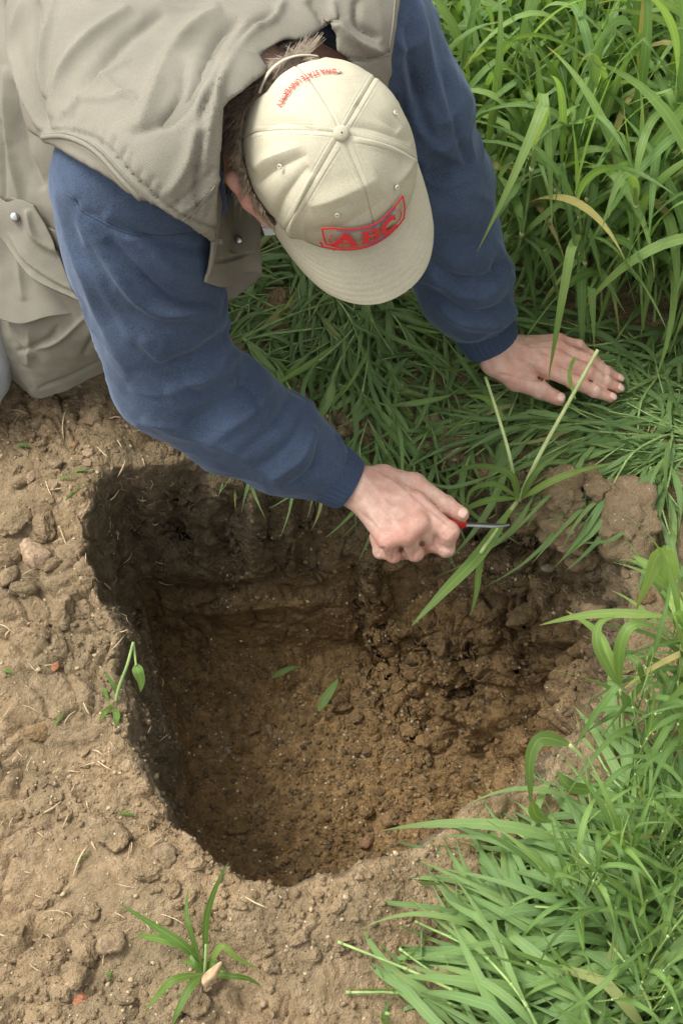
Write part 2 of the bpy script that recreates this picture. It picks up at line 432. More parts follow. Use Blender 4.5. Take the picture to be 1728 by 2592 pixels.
back = np.exp(-((np.minimum(tn, 23-tn)-1.4)/1.7)**2)         # smooth spade-cut back wall
f1a, f2a, ida = worley(pn+.012*np.stack([noise3(pn, .05, 31), noise3(pn, .05, 32), noise3(pn, .05, 33)], 1), .045, 5)
f1b, f2b, idb = worley(pn, .017, 6); f1c, f2c, idc = worley(pn, .0085, 8)
fb = fbm(pn, .05, 4, 40)
patch = sstep(-.25, .35, noise3(pn, .11, 60)); patch2 = sstep(-.2, .3, noise3(pn, .16, 63))
f1d, f2d, idd = worley(pn+.02*np.stack([noise3(pn, .06, 35), noise3(pn, .06, 36), noise3(pn, .06, 37)], 1), .085, 15)
d_top = -.0090*np.exp(-((f2a-f1a)/.085)**2)*patch + .0070*(ida-.5)*patch - .0035*np.exp(-((f2b-f1b)/.12)**2)*patch2 + .0050*(.45-f1b)*(1-patch2) + .0034*(.45-f1c)*(1.05-patch2) + .0034*fb*(1.2-.6*patch2) + .006*(idd-.5)
d_wal = .006*right*noise3(pn, .012, 73)+.014*fbm(pn, .13, 3, 44)*(1-.5*back) + .0065*fb*(1-.5*back) + (.034*(ida-.5)-.012*np.exp(-((f2a-f1a)/.10)**2)+.052*(idd-.5)-.014*np.exp(-((f2d-f1d)/.08)**2))*right + (.010*(.5-f1b)+.008*(idb-.5))*(.25+.75*right)*(1-.65*back) + .0025*(.45-f1c) + .006*back*noise3(pn*np.array([1, 1, .35]), .03, 71)+back*(.012*np.clip(noise3(pn, .06, 72), 0, 1)-.008*np.exp(-((f2d-f1d)/.06)**2))
d_flo = .012*fbm(pn, .10, 3, 47) + .016*(.5-f1a)*patch + .012*(.5-f1b) + .0045*(.45-f1c) + .004*fb
disp = topm*d_top+wam*d_wal+flm*d_flo
Vg = Vg.copy(); Vg[near] += Ng[near]*disp[:, None]
Vg[:, 2] += gh(Vg[:, 0], Vg[:, 1])*(1-sstep(NT+5, NT+60, ri))
GN = grid_normals(Vg.reshape(NR, NA, 3)); Ng = GN.reshape(-1, 3)
wall_strokes = [
 ([(470,1190),(455,1330),(480,1440)], 45, -.020), ([(590,1230),(575,1360),(590,1470)], 38, -.022), ([(690,1250),(690,1380),(700,1480)], 36, -.021), ([(800,1240),(790,1360),(800,1480)], 36, -.020),
 ([(530,1250),(520,1400),(535,1480)], 14, .006), ([(640,1250),(635,1400),(645,1480)], 14, .006), ([(745,1260),(742,1400),(750,1480)], 14, .006),
 ([(390,1480),(500,1500),(640,1485),(760,1500),(860,1475)], 18, -.012), ([(400,1525),(520,1545),(650,1530),(850,1520)], 20, .012),
 ([(345,1235),(330,1320),(380,1440)], 30, -.012), ([(500,1350),(540,1375),(600,1370)], 14, .010), ([(650,1400),(690,1420),(730,1400)], 16, .009),
 ([(935,1330),(945,1480),(975,1650),(1020,1800),(1080,1950)], 34, .034), ([(900,1400),(905,1520),(925,1640),(960,1760),(1010,1880)], 22, -.020), ([(330,1420),(360,1560),(390,1760),(430,1960)], 16, .010),
 ([(300,1500),(345,1700),(390,1900),(460,2080)], 12, -.008), ([(275,1360),(320,1480),(350,1600)], 14, -.012), ([(380,1330),(420,1350),(470,1340)], 10, -.012),
 ([(1040,1440),(1180,1480),(1330,1470),(1450,1500)], 26, .012), ([(1020,1620),(1080,1640),(1200,1660)], 16, -.018), ([(1180,1560),(1195,1680),(1180,1780)], 10, -.014), ([(1320,1540),(1330,1640),(1310,1760)], 10, -.016),
 ([(1090,1720),(1140,1760),(1210,1750)], 10, -.012), ([(1100,1130),(1075,1180),(1120,1240)], 16, -.022), ([(1150,1320),(1260,1370),(1400,1380)], 22, -.014)]
Vg = sculpt(Vg, Ng, wall_strokes, .0)
Fg = gridF(NR, NA, True)
split = (NT-1)*NA
ft = Fg[:split]; fp = Fg[split:]
def orient(V, F):                                            # faces up / into the open pit
    return F[:, ::-1].copy()
nrm_test = vnormals(Vg, Fg[:NA*4])[NA:NA*2, 2].mean()
if nrm_test < 0: ft, fp = ft[:, ::-1].copy(), fp[:, ::-1].copy()
ground = obj('ground', Vg[:NT*NA], ft, SOIL); tag(ground, 'bare dry brown crumbly field soil around the pit', 'ground', kind='structure')
pv = Vg[split:]; pit = obj('soil_pit', pv, fp-split, SOIL, attrs={'cut': sstep(NT-5, NT+4, ri[split:]+3*noise3(pv, .03, 88))}); tag(pit, 'dug soil pit with dark topsoil walls and ochre rubble floor', 'pit', kind='structure')
BVH = BVHTree.FromPolygons(Vg[near.min():].tolist(), (Fg[Fg.min(1) >= near.min()]-near.min()).tolist()) if near.min() > 0 else BVHTree.FromPolygons(Vg.tolist(), Fg.tolist())
def hit(px, py):
    d = unit(ray(px, py)); h_ = BVH.ray_cast(Vector(CAM), Vector(d))
    if h_[0] is None: return P(px, py, 0), np.array([0, 0, 1.])
    n_ = np.array(h_[1]); return np.array(h_[0]), (n_ if n_@d < 0 else -n_)
def drop(x, y):
    h_ = BVH.ray_cast(Vector((x, y, .3)), Vector((0, 0, -1)))
    if h_[0] is None: return np.array([x, y, float(gh(x, y)[0])]), np.array([0, 0, 1.])
    n_ = np.array(h_[1]); return np.array(h_[0]), (n_ if n_[2] > 0 else -n_)
_ang = np.arctan2(rim_a[:, 1]-cen[1], rim_a[:, 0]-cen[0]); _o = np.argsort(_ang)
RTAB = np.interp(np.linspace(-math.pi, math.pi, 721), _ang[_o], radl[_o, 0])
def inside_pit(x, y): return math.hypot(x-cen[0], y-cen[1])/RTAB[int((math.atan2(y-cen[1], x-cen[0])+math.pi)/(2*math.pi)*720)]

# ------------------------------------------------------------------ the person
def fabric(name, col, var=.12, weave=900, sheen=.0, rough=.85, fold_var=None, bd=.0006, ripstop=False):
    m, n, b, o = newmat(name)
    f = ntex(n, 14, 3, .6); fine = ntex(n, weave, 2, .6)
    c = ramp(n, math_(n, 'ADD', math_(n, 'MULTIPLY', f, .45), math_(n, 'MULTIPLY', fine, .55)), [(.3, tuple(x*(1-var*2) for x in col)), (.5, col), (.7, tuple(min(1, x*(1+var*2)) for x in col))])
    h = fine
    if ripstop:
        w = nd(n, 'TexWave'); w.wave_type = 'BANDS'; w.bands_direction = 'DIAGONAL'; w.inputs['Scale'].default_value = 150; w.inputs['Distortion'].default_value = .6
        n.links.new(coords(n), w.inputs['Vector'])
        c = mix(n, math_(n, 'MULTIPLY', w.outputs['Fac'], .08), c, tuple(x*.62 for x in col)); h = math_(n, 'ADD', fine, math_(n, 'MULTIPLY', w.outputs['Fac'], .5))
    n.links.new(c, b.inputs['Base Color']); b.inputs['Roughness'].default_value = rough; b.inputs['Specular IOR Level'].default_value = .15
    if sheen:
        b.inputs['Sheen Weight'].default_value = sheen; b.inputs['Sheen Roughness'].default_value = .45; b.inputs['Sheen Tint'].default_value = (.55, .66, .85, 1)
    bump(n, b, h, bd, .6)
    return m
M['sweat'] = fabric('blue_sweatshirt_fleece', (.043, .061, .097), .24, 520, .28, .95, bd=.0010)
M['rib'] = fabric('blue_ribbed_cuff', (.034, .050, .084), .18, 520, .20, .95)
M['vest'] = fabric('khaki_vest_cloth', (.190, .175, .136), .09, 700, 0, .8, ripstop=True)
M['vest_in'] = fabric('vest_lining', (.16, .14, .115), .08, 900, 0, .8)
M['cap'] = fabric('khaki_cap_cotton', (.390, .360, .262), .10, 620, 0, .8, bd=.0004)
M['trouser'] = fabric('pale_trousers', (.36, .375, .38), .06, 1000)
M['shoe'] = fabric('dark_boot', (.06, .05, .04), .1, 500)
M['red'] = simple('red_thread', (.62, .035, .040), .7, .2, 900, 1500, .0003)
M['blue_thread'] = simple('blue_thread', (.15, .17, .30), .7, .3, 900, 1500, .0003)
M['metal'] = simple('snap_metal', (.45, .45, .43), .35, .1, 200, None, .001, .5, 1)
M['hole'] = simple('eyelet_thread', (.50, .47, .36), .8, .2, 300)
def skin_material():
    m, n, b, o = newmat('skin')
    f = ntex(n, 55, 4, .6); g = ntex(n, 260, 3, .6)
    c = ramp(n, f, [(.3, (.42, .240, .178)), (.55, (.53, .335, .255)), (.75, (.60, .415, .330))])
    at = nd(n, 'Attribute'); at.attribute_name = 'red'
    c = mix(n, math_(n, 'MULTIPLY', at.outputs['Fac'], .75), c, (.60, .20, .15))
    c = mix(n, math_(n, 'MULTIPLY', ramp(n, g, [(.56, (0, 0, 0)), (.70, (1, 1, 1))]), .30), c, (.36, .17, .11))
    n.links.new(c, b.inputs['Base Color']); b.inputs['Roughness'].default_value = .5; b.inputs['Specular IOR Level'].default_value = .35
    c = mix(n, math_(n, 'MULTIPLY', ramp(n, ntex(n, 24, 4, .7), [(.48, (0, 0, 0)), (.66, (1, 1, 1))]), .35), c, (.52, .22, .16)); n.links.new(c, b.inputs['Base Color'])
    b.inputs['Subsurface Weight'].default_value = .12; b.inputs['Subsurface Radius'].default_value = (.008, .003, .0015); b.inputs['Subsurface Scale'].default_value = .6
    v = nd(n, 'TexVoronoi'); v.feature = 'DISTANCE_TO_EDGE'; v.inputs['Scale'].default_value = 420; n.links.new(coords(n), v.inputs['Vector'])
    bump(n, b, math_(n, 'ADD', math_(n, 'MULTIPLY', v.outputs['Distance'], .7), ntex(n, 130, 4, .6)), .0012, .55)
    return m
M['skin'] = skin_material()
M['nail'] = simple('fingernail', (.66, .43, .34), .35, .06, 200, None, .001, .5)
M['hair'] = simple('grey_brown_hair', (.225, .165, .105), .5, .4, 160, None, .001, .4, 0, (.44, .36, .265))
M['eye'] = simple('eye_white', (.7, .68, .64), .2, .03, 90)

person = link('person', None, None, tuple(D(150, 300, 1.9)*np.array([1, 1, 0])))
tag(person, 'person in khaki vest, blue sweatshirt and beige cap kneeling over the pit', 'person')
PINV = Matrix.Translation(-person.location)
def pobj(name, V, F, mat, parent=None, **kw):
    """a part of the person: mesh given in world space"""
    par = parent or person
    o = obj(name, np.asarray(V, float)-np.array(person.location), F, mat, par, **kw); return o

# ---- skeleton (world space)
SHR, ELR, WRR = D(300, 480, 1.64), D(440, 950, 1.80), D(892, 1228, 1.905)
SHL, ELL, WRL = D(945, 70, 1.80), D(1110, 500, 1.95), D(1268, 886, 2.115)
LAT = unit(SHL-SHR); CH = (SHR+SHL)/2; PEL = np.array([-.36, 1.84, .42]); MIDB = .5*CH+.5*PEL+np.array([0, 0, .045])
# ---- cap frame
cb = D(833, 392, 1.60)
tocam = unit(CAM-cb); imr = unit(XV-tocam*(XV@tocam)); imu = np.cross(tocam, imr)
ang = math.radians(13.0)
KX = unit(tocam*math.cos(ang)+(imr*.50+imu*.86)*math.sin(ang))
fr = imr*.41-imu*.912; FX = unit(fr-KX*(fr@KX)); RX = np.cross(FX, KX)
if RX@imr < 0: RX = -RX
def capw(x, y, z): return cb+RX*x+FX*y+KX*z
CA, CBk, CH_ = .0935, .108, .112
def cap_pt(phi, s, off=0.0):
    """phi from the front (rad, + = image right), s: 0 crown top .. 1 hem"""
    phi = np.asarray(phi, float); s = np.asarray(s, float)
    c = np.cos(phi); n_ = 2.05+.30*c; a = s*math.pi/2
    rho = np.sin(a)**(2/n_)*(1+.0*s); h = np.cos(np.clip(a, 0, math.pi/2-1e-6))**(2/n_)
    front = np.clip(c, 0, 1)**1.5
    b = CBk*(1+.02*front); H = CH_*(1+.0*front)
    x = CA*rho*np.sin(phi); y = b*rho*c; z = H*h
    z = z - .012*front*sstep(.0, .5, rho)*0
    p = cb+x[..., None]*RX+y[..., None]*FX+z[..., None]*KX
    if np.any(off):
        nn = (x/CA**2)[..., None]*RX+(y/b**2)[..., None]*FX+(z/CH_**2)[..., None]*KX
        nn = nn/np.linalg.norm(nn, axis=-1, keepdims=True); p = p+nn*np.asarray(off)[..., None]
    return p
# ---- body: head, hands, limbs as one skin
HR = np.stack([RX, FX, KX])
hc = capw(0, -.004, -.012)
def f_head(p):
    d = ell_(p, hc+KX*.008+FX*.004, (.078, .090, .086), HR)
    d = smin(d, ell_(p, capw(0, .022, -.085), (.058, .070, .072), HR), .04)           # jaw and face
    d = smin(d, ell_(p, capw(0, .088, -.150), (.024, .020, .018), HR), .025)         # chin
    d = smin(d, cap_(p, capw(0, .094, -.052), capw(0, .118, -.088), .008, .013), .012)   # nose
    for s_ in (-1, 1):
        d = np.maximum(d, -ell_(p, capw(s_*.032, .102, -.048), (.016, .014, .010), HR)+.0)
        d = smin(d, ell_(p, capw(s_*.044, .070, -.085), (.022, .022, .02), HR), .02)
        d = smin(d, ell_(p, capw(s_*.013, .116, -.090), (.007, .008, .006), HR), .006)
        sx = (lambda v_: v_ if s_ < 0 else -v_-.010)
        e = chain_(p, [capw(sx(-.105), -.024, -.032), capw(sx(-.098), .005, -.038), capw(sx(-.0873), .034, -.052)], [.0105, .0100, .0080], .01)
        e = smin(e, ell_(p, capw(sx(-.097), -.008, -.050), (.007, .020, .026), HR), .008)
        e = np.maximum(e, -cap_(p, capw(sx(-.112), -.010, -.040), capw(sx(-.104), .018, -.048), .0055, .0045))
        d = smin(d, e, .006)
    for z_, r_ in ((-.113, .0055), (-.124, .0065)):
        d = smin(d, cap_(p, capw(-.020, .094, z_), capw(.020, .094, z_), r_, r_), .008)
    nb = CH+np.array([0, -.02, .03])
    d = smin(d, cap_(p, capw(0, -.03, -.09), nb, .060, .066), .035)
    return d
Vh, Fh = iso(f_head, hc-.24, hc+.24, .0030)
Vh = lap(Vh, Fh, 1)
def zpx(l): return [P(a, b_, z) for a, b_, z in l]
GZ = .012
# left hand, flat on the crushed crop
LH = {'thumb': (zpx([(1252,918,.045+GZ),(1306,962,.034+GZ),(1368,988,.026+GZ),(1412,1009,.019+GZ)]), [.019,.0155,.0125,.0105]),
      'index': (zpx([(1384,934,.050+GZ),(1452,966,.042+GZ),(1503,989,.027+GZ),(1543,1005,.016+GZ)]), [.0125,.0105,.0092,.0078]),
      'middle': (zpx([(1404,908,.054+GZ),(1484,938,.045+GZ),(1530,965,.028+GZ),(1562,982,.016+GZ)]), [.0125,.0105,.0092,.0078]),
      'ring': (zpx([(1414,884,.052+GZ),(1490,914,.043+GZ),(1532,942,.027+GZ),(1562,957,.016+GZ)]), [.0120,.0100,.0088,.0074]),
      'pinky': (zpx([(1412,864,.046+GZ),(1462,876,.038+GZ),(1492,900,.025+GZ),(1518,924,.015+GZ)]), [.0112,.0090,.0078,.0066])}
def hand_sdf(W, ELB, H, wr, palm_r):
    def f(p):
        d = cap_(p, W+(W-ELB)*.02, W+(ELB-W)*.75, wr*.92, wr*.80)
        mids = []
        for k in ('index', 'middle', 'ring', 'pinky'):
            d = smin(d, cap_(p, W+(H[k][0][0]-W)*.12, H[k][0][0], palm_r, H[k][1][0]*1.08), .014)
        d = smin(d, cap_(p, W, H['thumb'][0][0], palm_r*1.1, H['thumb'][1][0]), .018)
        d = smin(d, cap_(p, H['thumb'][0][1], .5*H['index'][0][0]+.5*W, .010, .014), .018)      # web of the thumb
        for k, (pts, rd) in H.items():
            e = chain_(p, pts, rd, .004)
            for j in (1, 2): e = smin(e, np.linalg.norm(p-pts[j], axis=1)-rd[j]*1.07, .004)      # knuckle joints
            d = smin(d, e, .0045 if k != 'thumb' else .009)
        return d
    return f
fL = hand_sdf(WRL, D(1195, 765, 2.076), LH, .030, .0165)
allp = np.vstack([np.array(v[0]) for v in LH.values()]+[WRL[None], (WRL+(ELL-WRL)*.4)[None]])
Vl, Fl = iso(fL, allp.min(0)-.04, allp.max(0)+.04, .0018)
# right hand, closed round the knife
wz = WRR[2]
RH = {'thumb': (zpx([(968,1212,wz-.004),(1048,1226,wz-.004),(1128,1280,wz-.010),(1166,1302,wz-.014)]), [.018,.0145,.0125,.0108]),
      'index': (zpx([(1050,1272,wz+.004),(1136,1346,wz-.012),(1128,1388,wz-.040),(1092,1378,wz-.052)]), [.0150,.0125,.0110,.0095]),
      'middle': (zpx([(1058,1322,wz+.000),(1100,1372,wz-.040),(1062,1386,wz-.062),(1030,1352,wz-.058)]), [.0145,.0118,.0105,.0092]),
      'ring': (zpx([(1026,1352,wz-.006),(1050,1398,wz-.044),(1010,1396,wz-.064),(985,1358,wz-.058)]), [.0138,.0112,.0100,.0088]),
      'pinky': (zpx([(980,1366,wz-.016),(996,1404,wz-.048),(962,1396,wz-.062),(948,1358,wz-.056)]), [.0128,.0098,.0088,.0078])}
fR = hand_sdf(WRR, D(780, 1163, 1.886), RH, .029, .0175)
allp = np.vstack([np.array(v[0]) for v in RH.values()]+[WRR[None], (WRR+(ELR-WRR)*.4)[None]])
Vr, Fr = iso(fR, allp.min(0)-.04, allp.max(0)+.04, .0018)
KNR, KNL = P(-122, 945, .07), np.array([-.30, 1.93, .10])
HPR, HPL = PEL-LAT*.10, PEL+LAT*.10
FTR = KNR+np.array([-.12, .42, -.03]); FTL = KNL+np.array([-.12, .40, -.03])
def torso(p, o):
    d = cap_(p, SHR+LAT*.03, SHL-LAT*.03, .090+o, .090+o)
    d = smin(d, cap_(p, MIDB-LAT*.10, MIDB+LAT*.085, .106+o, .106+o), .14)
    d = smin(d, cap_(p, .5*(SHR+LAT*.05+MIDB-LAT*.10), .5*(SHL-LAT*.05+MIDB+LAT*.085), .104+o, .104+o), .08)
    d = smin(d, cap_(p, PEL-LAT*.075, PEL+LAT*.075, .115+o, .115+o), .10)
    return d
def f_body(p):
    d = torso(p, -.03)
    for a, b_, c in ((SHR, ELR, WRR), (SHL, ELL, WRL)): d = smin(d, chain_(p, [a, b_, b_+(c-b_)*.75], [.050, .038, .028]), .03)
    for a, b_, c in ((HPR, KNR, FTR), (HPL, KNL, FTL)): d = smin(d, chain_(p, [a, b_, c], [.075, .050, .035]), .04)
    return d
Vb, Fb = iso(f_body, [-.95, .95, -.1], [.40, 2.6, .85], .009)
Fall = np.vstack([Fh, Fl+len(Vh), Fr+len(Vh)+len(Vl), Fb+len(Vh)+len(Vl)+len(Vr)]); Vall = np.vstack([Vh, Vl, Vr, Vb])
Nall = vnormals(Vall, Fall)
skin_strokes = []
for H in (LH, RH):
    for k, (pts, rd) in H.items():
        for j in (1, 2):
            x_, y_, _ = proj(pts[j]); q = pts[j]-pts[j-1]; a_, b2, _ = proj(pts[j]+unit(np.cross(q, [0, 0, 1]))*rd[j]*.8); c_, d2, _ = proj(pts[j]-unit(np.cross(q, [0, 0, 1]))*rd[j]*.8)
            for o_ in (-5, 0, 5):
                u_, v_, _ = proj(pts[j]+unit(q)*o_*.00055); skin_strokes.append(([(a_+u_-x_, b2+v_-y_), (c_+u_-x_, d2+v_-y_)], 2.4, -.0013, 'f'))
for k in ('index', 'middle', 'ring', 'pinky'):                # tendons and veins on the back of the hand
    a_ = proj(WRL+(LH[k][0][0]-WRL)*.35)[:2]; b2 = proj(LH[k][0][0])[:2]; skin_strokes.append(([a_, b2], 9, .0024))
    a_ = proj(WRR+(RH[k][0][0]-WRR)*.30)[:2]; b2 = proj(RH[k][0][0])[:2]; skin_strokes.append(([a_, b2], 12, .0034))
skin_strokes += [([(1262,948),(1300,953),(1362,960),(1378,950)], 4, -.0022), ([(1345,928),(1360,945),(1374,962)], 4, -.0015), ([(1286,858),(1330,880),(1372,900)], 5, .0012), ([(1300,905),(1340,905),(1375,925)], 5, .0012),
                 ([(905,1190),(960,1250),(1010,1330)], 6, .0016), ([(930,1185),(1000,1225),(1050,1270)], 6, .0014), ([(900,1290),(950,1330),(985,1370)], 7, -.0018), ([(1040,1250),(1090,1290),(1140,1330)], 6, -.0030)]
Vall = sculpt(Vall, Nall, skin_strokes, -.2)
red = np.zeros(len(Vall))
for H in (LH, RH):
    for k, (pts, rd) in H.items():
        for j, w_ in ((0, .9), (1, .5), (3, .6)): red += w_*np.exp(-(np.linalg.norm(Vall-pts[j], axis=1)/.014)**2)
for s_ in (-1, 1): red += .5*np.exp(-(np.linalg.norm(Vall-capw(s_*.100, -.01, -.036), axis=1)/.03)**2)
body = pobj('body', Vall, Fall, M['skin'], attrs={'red': np.clip(red, 0, 1)})
for H, sg in ((LH, 1), (RH, 1)):                              # fingernails that show
    for k, (pts, rd) in H.items():
        if H is RH and k != 'thumb': continue
        ax = unit(pts[3]-pts[2]); up = unit(np.array([0, -.25, 1.])-ax*(np.array([0, -.25, 1.])@ax)); sd = np.cross(ax, up)
        u = np.linspace(-1, 1, 7); v = np.linspace(0, 1, 6); r = rd[3]
        g = [[pts[3]+ax*(-.004+.0115*b_)*1.0+sd*a_*r*.72*math.sqrt(max(0, 1-(2*b_-1)**4*.6))+up*(r*1.0*math.sqrt(1-.52*a_*a_)+.0004-.0022*max(0, b_-.4)) for a_ in u] for b_ in v]
        no = pobj('fingernail', np.array(g).reshape(-1, 3), gridF(6, 7), M['nail'], body)
        so_ = no.modifiers.new('Solidify', 'SOLIDIFY'); so_.thickness = .0008; so_.offset = 0
for s_ in (-1, 1):
    V_, F_ = iso(lambda p: ell_(p, capw(s_*.032, .090, -.048), (.0125, .0125, .0125), HR), capw(s_*.032, .090, -.048)-.02, capw(s_*.032, .090, -.048)+.02, .003)
    pobj('eye', V_, F_, M['eye'], body)
# ---- sweatshirt
RS = [(300,470,1.67,.078),(350,620,1.70,.083),(395,790,1.75,.078),(440,950,1.80,.074),(590,1060,1.845,.066),(720,1130,1.875,.058),(805,1178,1.89,.044)]
LS = [(945,60,1.80,.078),(1040,280,1.88,.074),(1098,470,1.95,.072),(1132,600,2.01,.068),(1180,740,2.065,.063),(1205,790,2.085,.047)]
RSp = [D(a, b_, t) for a, b_, t, r in RS]; RSr = [r for *_, r in RS]; LSp = [D(a, b_, t) for a, b_, t, r in LS]; LSr = [r for *_, r in LS]
nbk0 = capw(-.004, -.055, -.075)
def f_sweat(p):
    d = torso(p, -.004)
    d = np.maximum(d, -cap_(p, nbk0, nbk0+FX*.2, .118, .118))
    d = smin(d, chain_(p, RSp, RSr, .03), .02); d = smin(d, chain_(p, LSp, LSr, .03), .02)
    return d
Vs, Fs = iso(f_sweat, [-.85, .90, .0], [.45, 2.2, .80], .0036)
Ns = vnormals(Vs, Fs)
sl_str = [
 # right sleeve: long pull folds from the shoulder, bunching at the elbow and above the cuff
 ([(140,480),(190,640),(250,800),(330,960)], 20, .007), ([(200,520),(250,680),(330,830),(420,930)], 16, .010), ([(225,560),(300,700),(400,790),(540,790)], 14, .013), ([(260,540),(380,640),(470,700),(550,690)], 18, .008),
 ([(225,620),(290,760),(360,860)], 12, -.010), ([(270,600),(370,710),(460,770),(550,765)], 14, -.014), ([(280,560),(400,610),(540,640)], 14, -.008),
 ([(196,500),(240,540),(310,585),(400,600),(540,590)], 6, -.006), ([(188,500),(205,530),(240,550)], 5, -.006),
 ([(420,990),(520,960),(600,900)], 22, .010), ([(400,930),(500,900),(580,830)], 16, -.010), ([(470,1080),(580,1010),(640,930)], 16, -.010), ([(520,1120),(640,1040),(690,960)], 18, .009), ([(590,1160),(690,1080),(740,990)], 12, -.008),
 ([(680,1215),(760,1160),(800,1080)], 14, .010), ([(720,1245),(790,1190),(815,1110)], 10, -.010), ([(640,1190),(730,1120),(770,1030)], 10, -.009), ([(360,1060),(440,1090),(560,1130),(680,1200)], 14, .006), ([(560,880),(610,905),(690,960)], 10, .008), ([(585,930),(640,1000),(650,1050)], 8, -.007),
 ([(340,860),(430,960),(560,1020)], 18, -.007),
 # left sleeve
 ([(1060,0),(1090,180),(1150,340)], 16, .008), ([(1030,60),(1050,220),(1100,380)], 14, -.010), ([(1010,160),(1060,330),(1180,420)], 12, .007), ([(1120,180),(1150,330),(1190,440)], 9, -.006),
 ([(1080,500),(1150,540),(1230,540)], 22, .003), ([(1080,560),(1160,600),(1245,590)], 20, -.004), ([(1080,620),(1160,660),(1250,640)], 20, .004),
 ([(1085,690),(1160,745),(1240,745),(1290,690)], 18, .010), ([(1090,735),(1170,790),(1260,785),(1305,730)], 12, -.012), ([(1105,775),(1190,820),(1270,810),(1312,770)], 13, .013), ([(1075,640),(1140,700),(1230,705),(1275,650)], 14, -.012), ([(1245,600),(1275,660),(1300,720)], 10, .006), ([(1250,650),(1262,690),(1260,730)], 7, -.008)]
Vs = lap(sculpt(Vs, Ns, sl_str, -.1), Fs, 2)
wq = Vs+.02*np.stack([noise3(Vs, .08, 91), noise3(Vs, .08, 92), noise3(Vs, .08, 93)], 1)
Vs += Ns*(.0022*fbm(Vs, .06, 2, 90)+.0005*noise3(Vs, .011, 95)+.0048*np.clip(1-np.abs(noise3(wq*np.array([1., 1., 1.7]), .075, 96))*2.2, 0, 1)**2*sstep(-.2, .4, noise3(Vs, .12, 97)))[:, None]
sweat = pobj('sweatshirt', Vs, Fs, M['sweat'])
def cuff(a, b_, ra, rb, flat=.86):
    n1, n2 = 34, 120; ax = unit(b_-a); up = unit(np.array([0, 0, 1.])-ax*ax[2]); sd = np.cross(ax, up)
    th = np.linspace(0, 2*math.pi, n2, endpoint=False); rows = []
    prof = [(t, 1.0) for t in np.linspace(0, 1, 24)]+[(1.0+.012*math.sin(k), .965+.035*math.cos(k)) for k in np.linspace(.5, 2.6, 5)]+[(t, .90) for t in np.linspace(.96, .55, 5)]
    for t, m_ in prof:
        r = (ra+(rb-ra)*min(t, 1)+.003*math.sin(math.pi*min(t, 1)))*m_+.0011*np.sign(np.sin(th*30))*(abs(np.sin(th*30))**.4)*(m_ > .95)*(min(1, 12*(1-min(t, 1)))+.2)
        rows.append((a+(b_-a)*t)[None]+(np.cos(th)*r)[:, None]*sd[None]+(np.sin(th)*r*flat)[:, None]*up[None])
    return np.array(rows).reshape(-1, 3), gridF(len(prof), n2, True)
V_, F_ = cuff(D(790, 1168, 1.888), D(886, 1226, 1.903), .043, .0375); pobj('cuff', V_, F_, M['rib'], sweat)
V_, F_ = cuff(D(1198, 770, 2.078), D(1246, 873, 2.112), .048, .0435); pobj('cuff', V_, F_, M['rib'], sweat)
# ---- wristwatch bracelet peeping below the left cuff
cw = D(1262, 900, 2.120); axw = unit(WRL-ELL); upw = unit(np.array([0, 0, 1.])-axw*axw[2]); sdw = np.cross(axw, upw)
th = np.linspace(0, 2*math.pi, 40, endpoint=False)
ringp = cw+np.cos(th)[:, None]*sdw*.0325+np.sin(th)[:, None]*upw*.029
V_ = np.stack([ringp+axw*o_+((ringp-cw)*k_) for o_, k_ in ((-.006, 0), (.006, 0), (.006, .06), (-.006, .06))], 0).reshape(-1, 3)
V_ = np.vstack([V_, V_[:40]]); pobj('watch_bracelet', V_, gridF(5, 40, True), M['metal'])
# ---- vest: shell round the torso with planar armholes and a neck opening
def plane_through_eye(p1, p2, keep):
    a, b_ = ray(*p1), ray(*p2); n_ = unit(np.cross(a, b_)); k = ray(*keep)
    return n_ if n_@k < 0 else -n_                           # signed distance negative on the kept side
nR = plane_through_eye((95, 345), (548, 612), (500, 200)); nL = plane_through_eye((1022, -60), (985, 190), (700, 50))
nA = plane_through_eye((566, 215), (544, 610), (620, 400)); nB = plane_through_eye((545, 285), (785, 95), (700, 400)); nC = plane_through_eye((850, 0), (850, 600), (700, 300))
nbk = capw(0, -.055, -.075)
def f_vest(p):
    d = torso(p, .014)
    d = smin(d, cap_(p, SHR+LAT*.06+np.array([0, 0, .015]), SHL-LAT*.06+np.array([0, 0, .015]), .096, .096), .04)
    d = smin(d, cap_(p, D(560, 330, 1.60), D(430, 440, 1.60), .085, .09), .03)
    sh = np.maximum(d, -(d+.0085))
    q = p-CAM
    sh = np.maximum(sh, q@nR+.010*np.sin((p@LAT)*22)*0); sh = np.maximum(sh, q@nL)
    neck = cap_(p, nbk-RX*.008, nbk+FX*.22-KX*.06-RX*.008, .098, .128)
    sh = np.maximum(sh, -neck)
    sh = np.maximum(sh, -np.maximum(np.maximum(q@nA, q@nB), q@nC))
    sh = np.maximum(sh, .22-p[:, 2])
    return sh
Vv, Fv = iso(f_vest, [-.85, .95, .2], [.40, 2.25, .85], .0036)
Vv = lap(Vv, Fv, 2); Nv = vnormals(Vv, Fv)
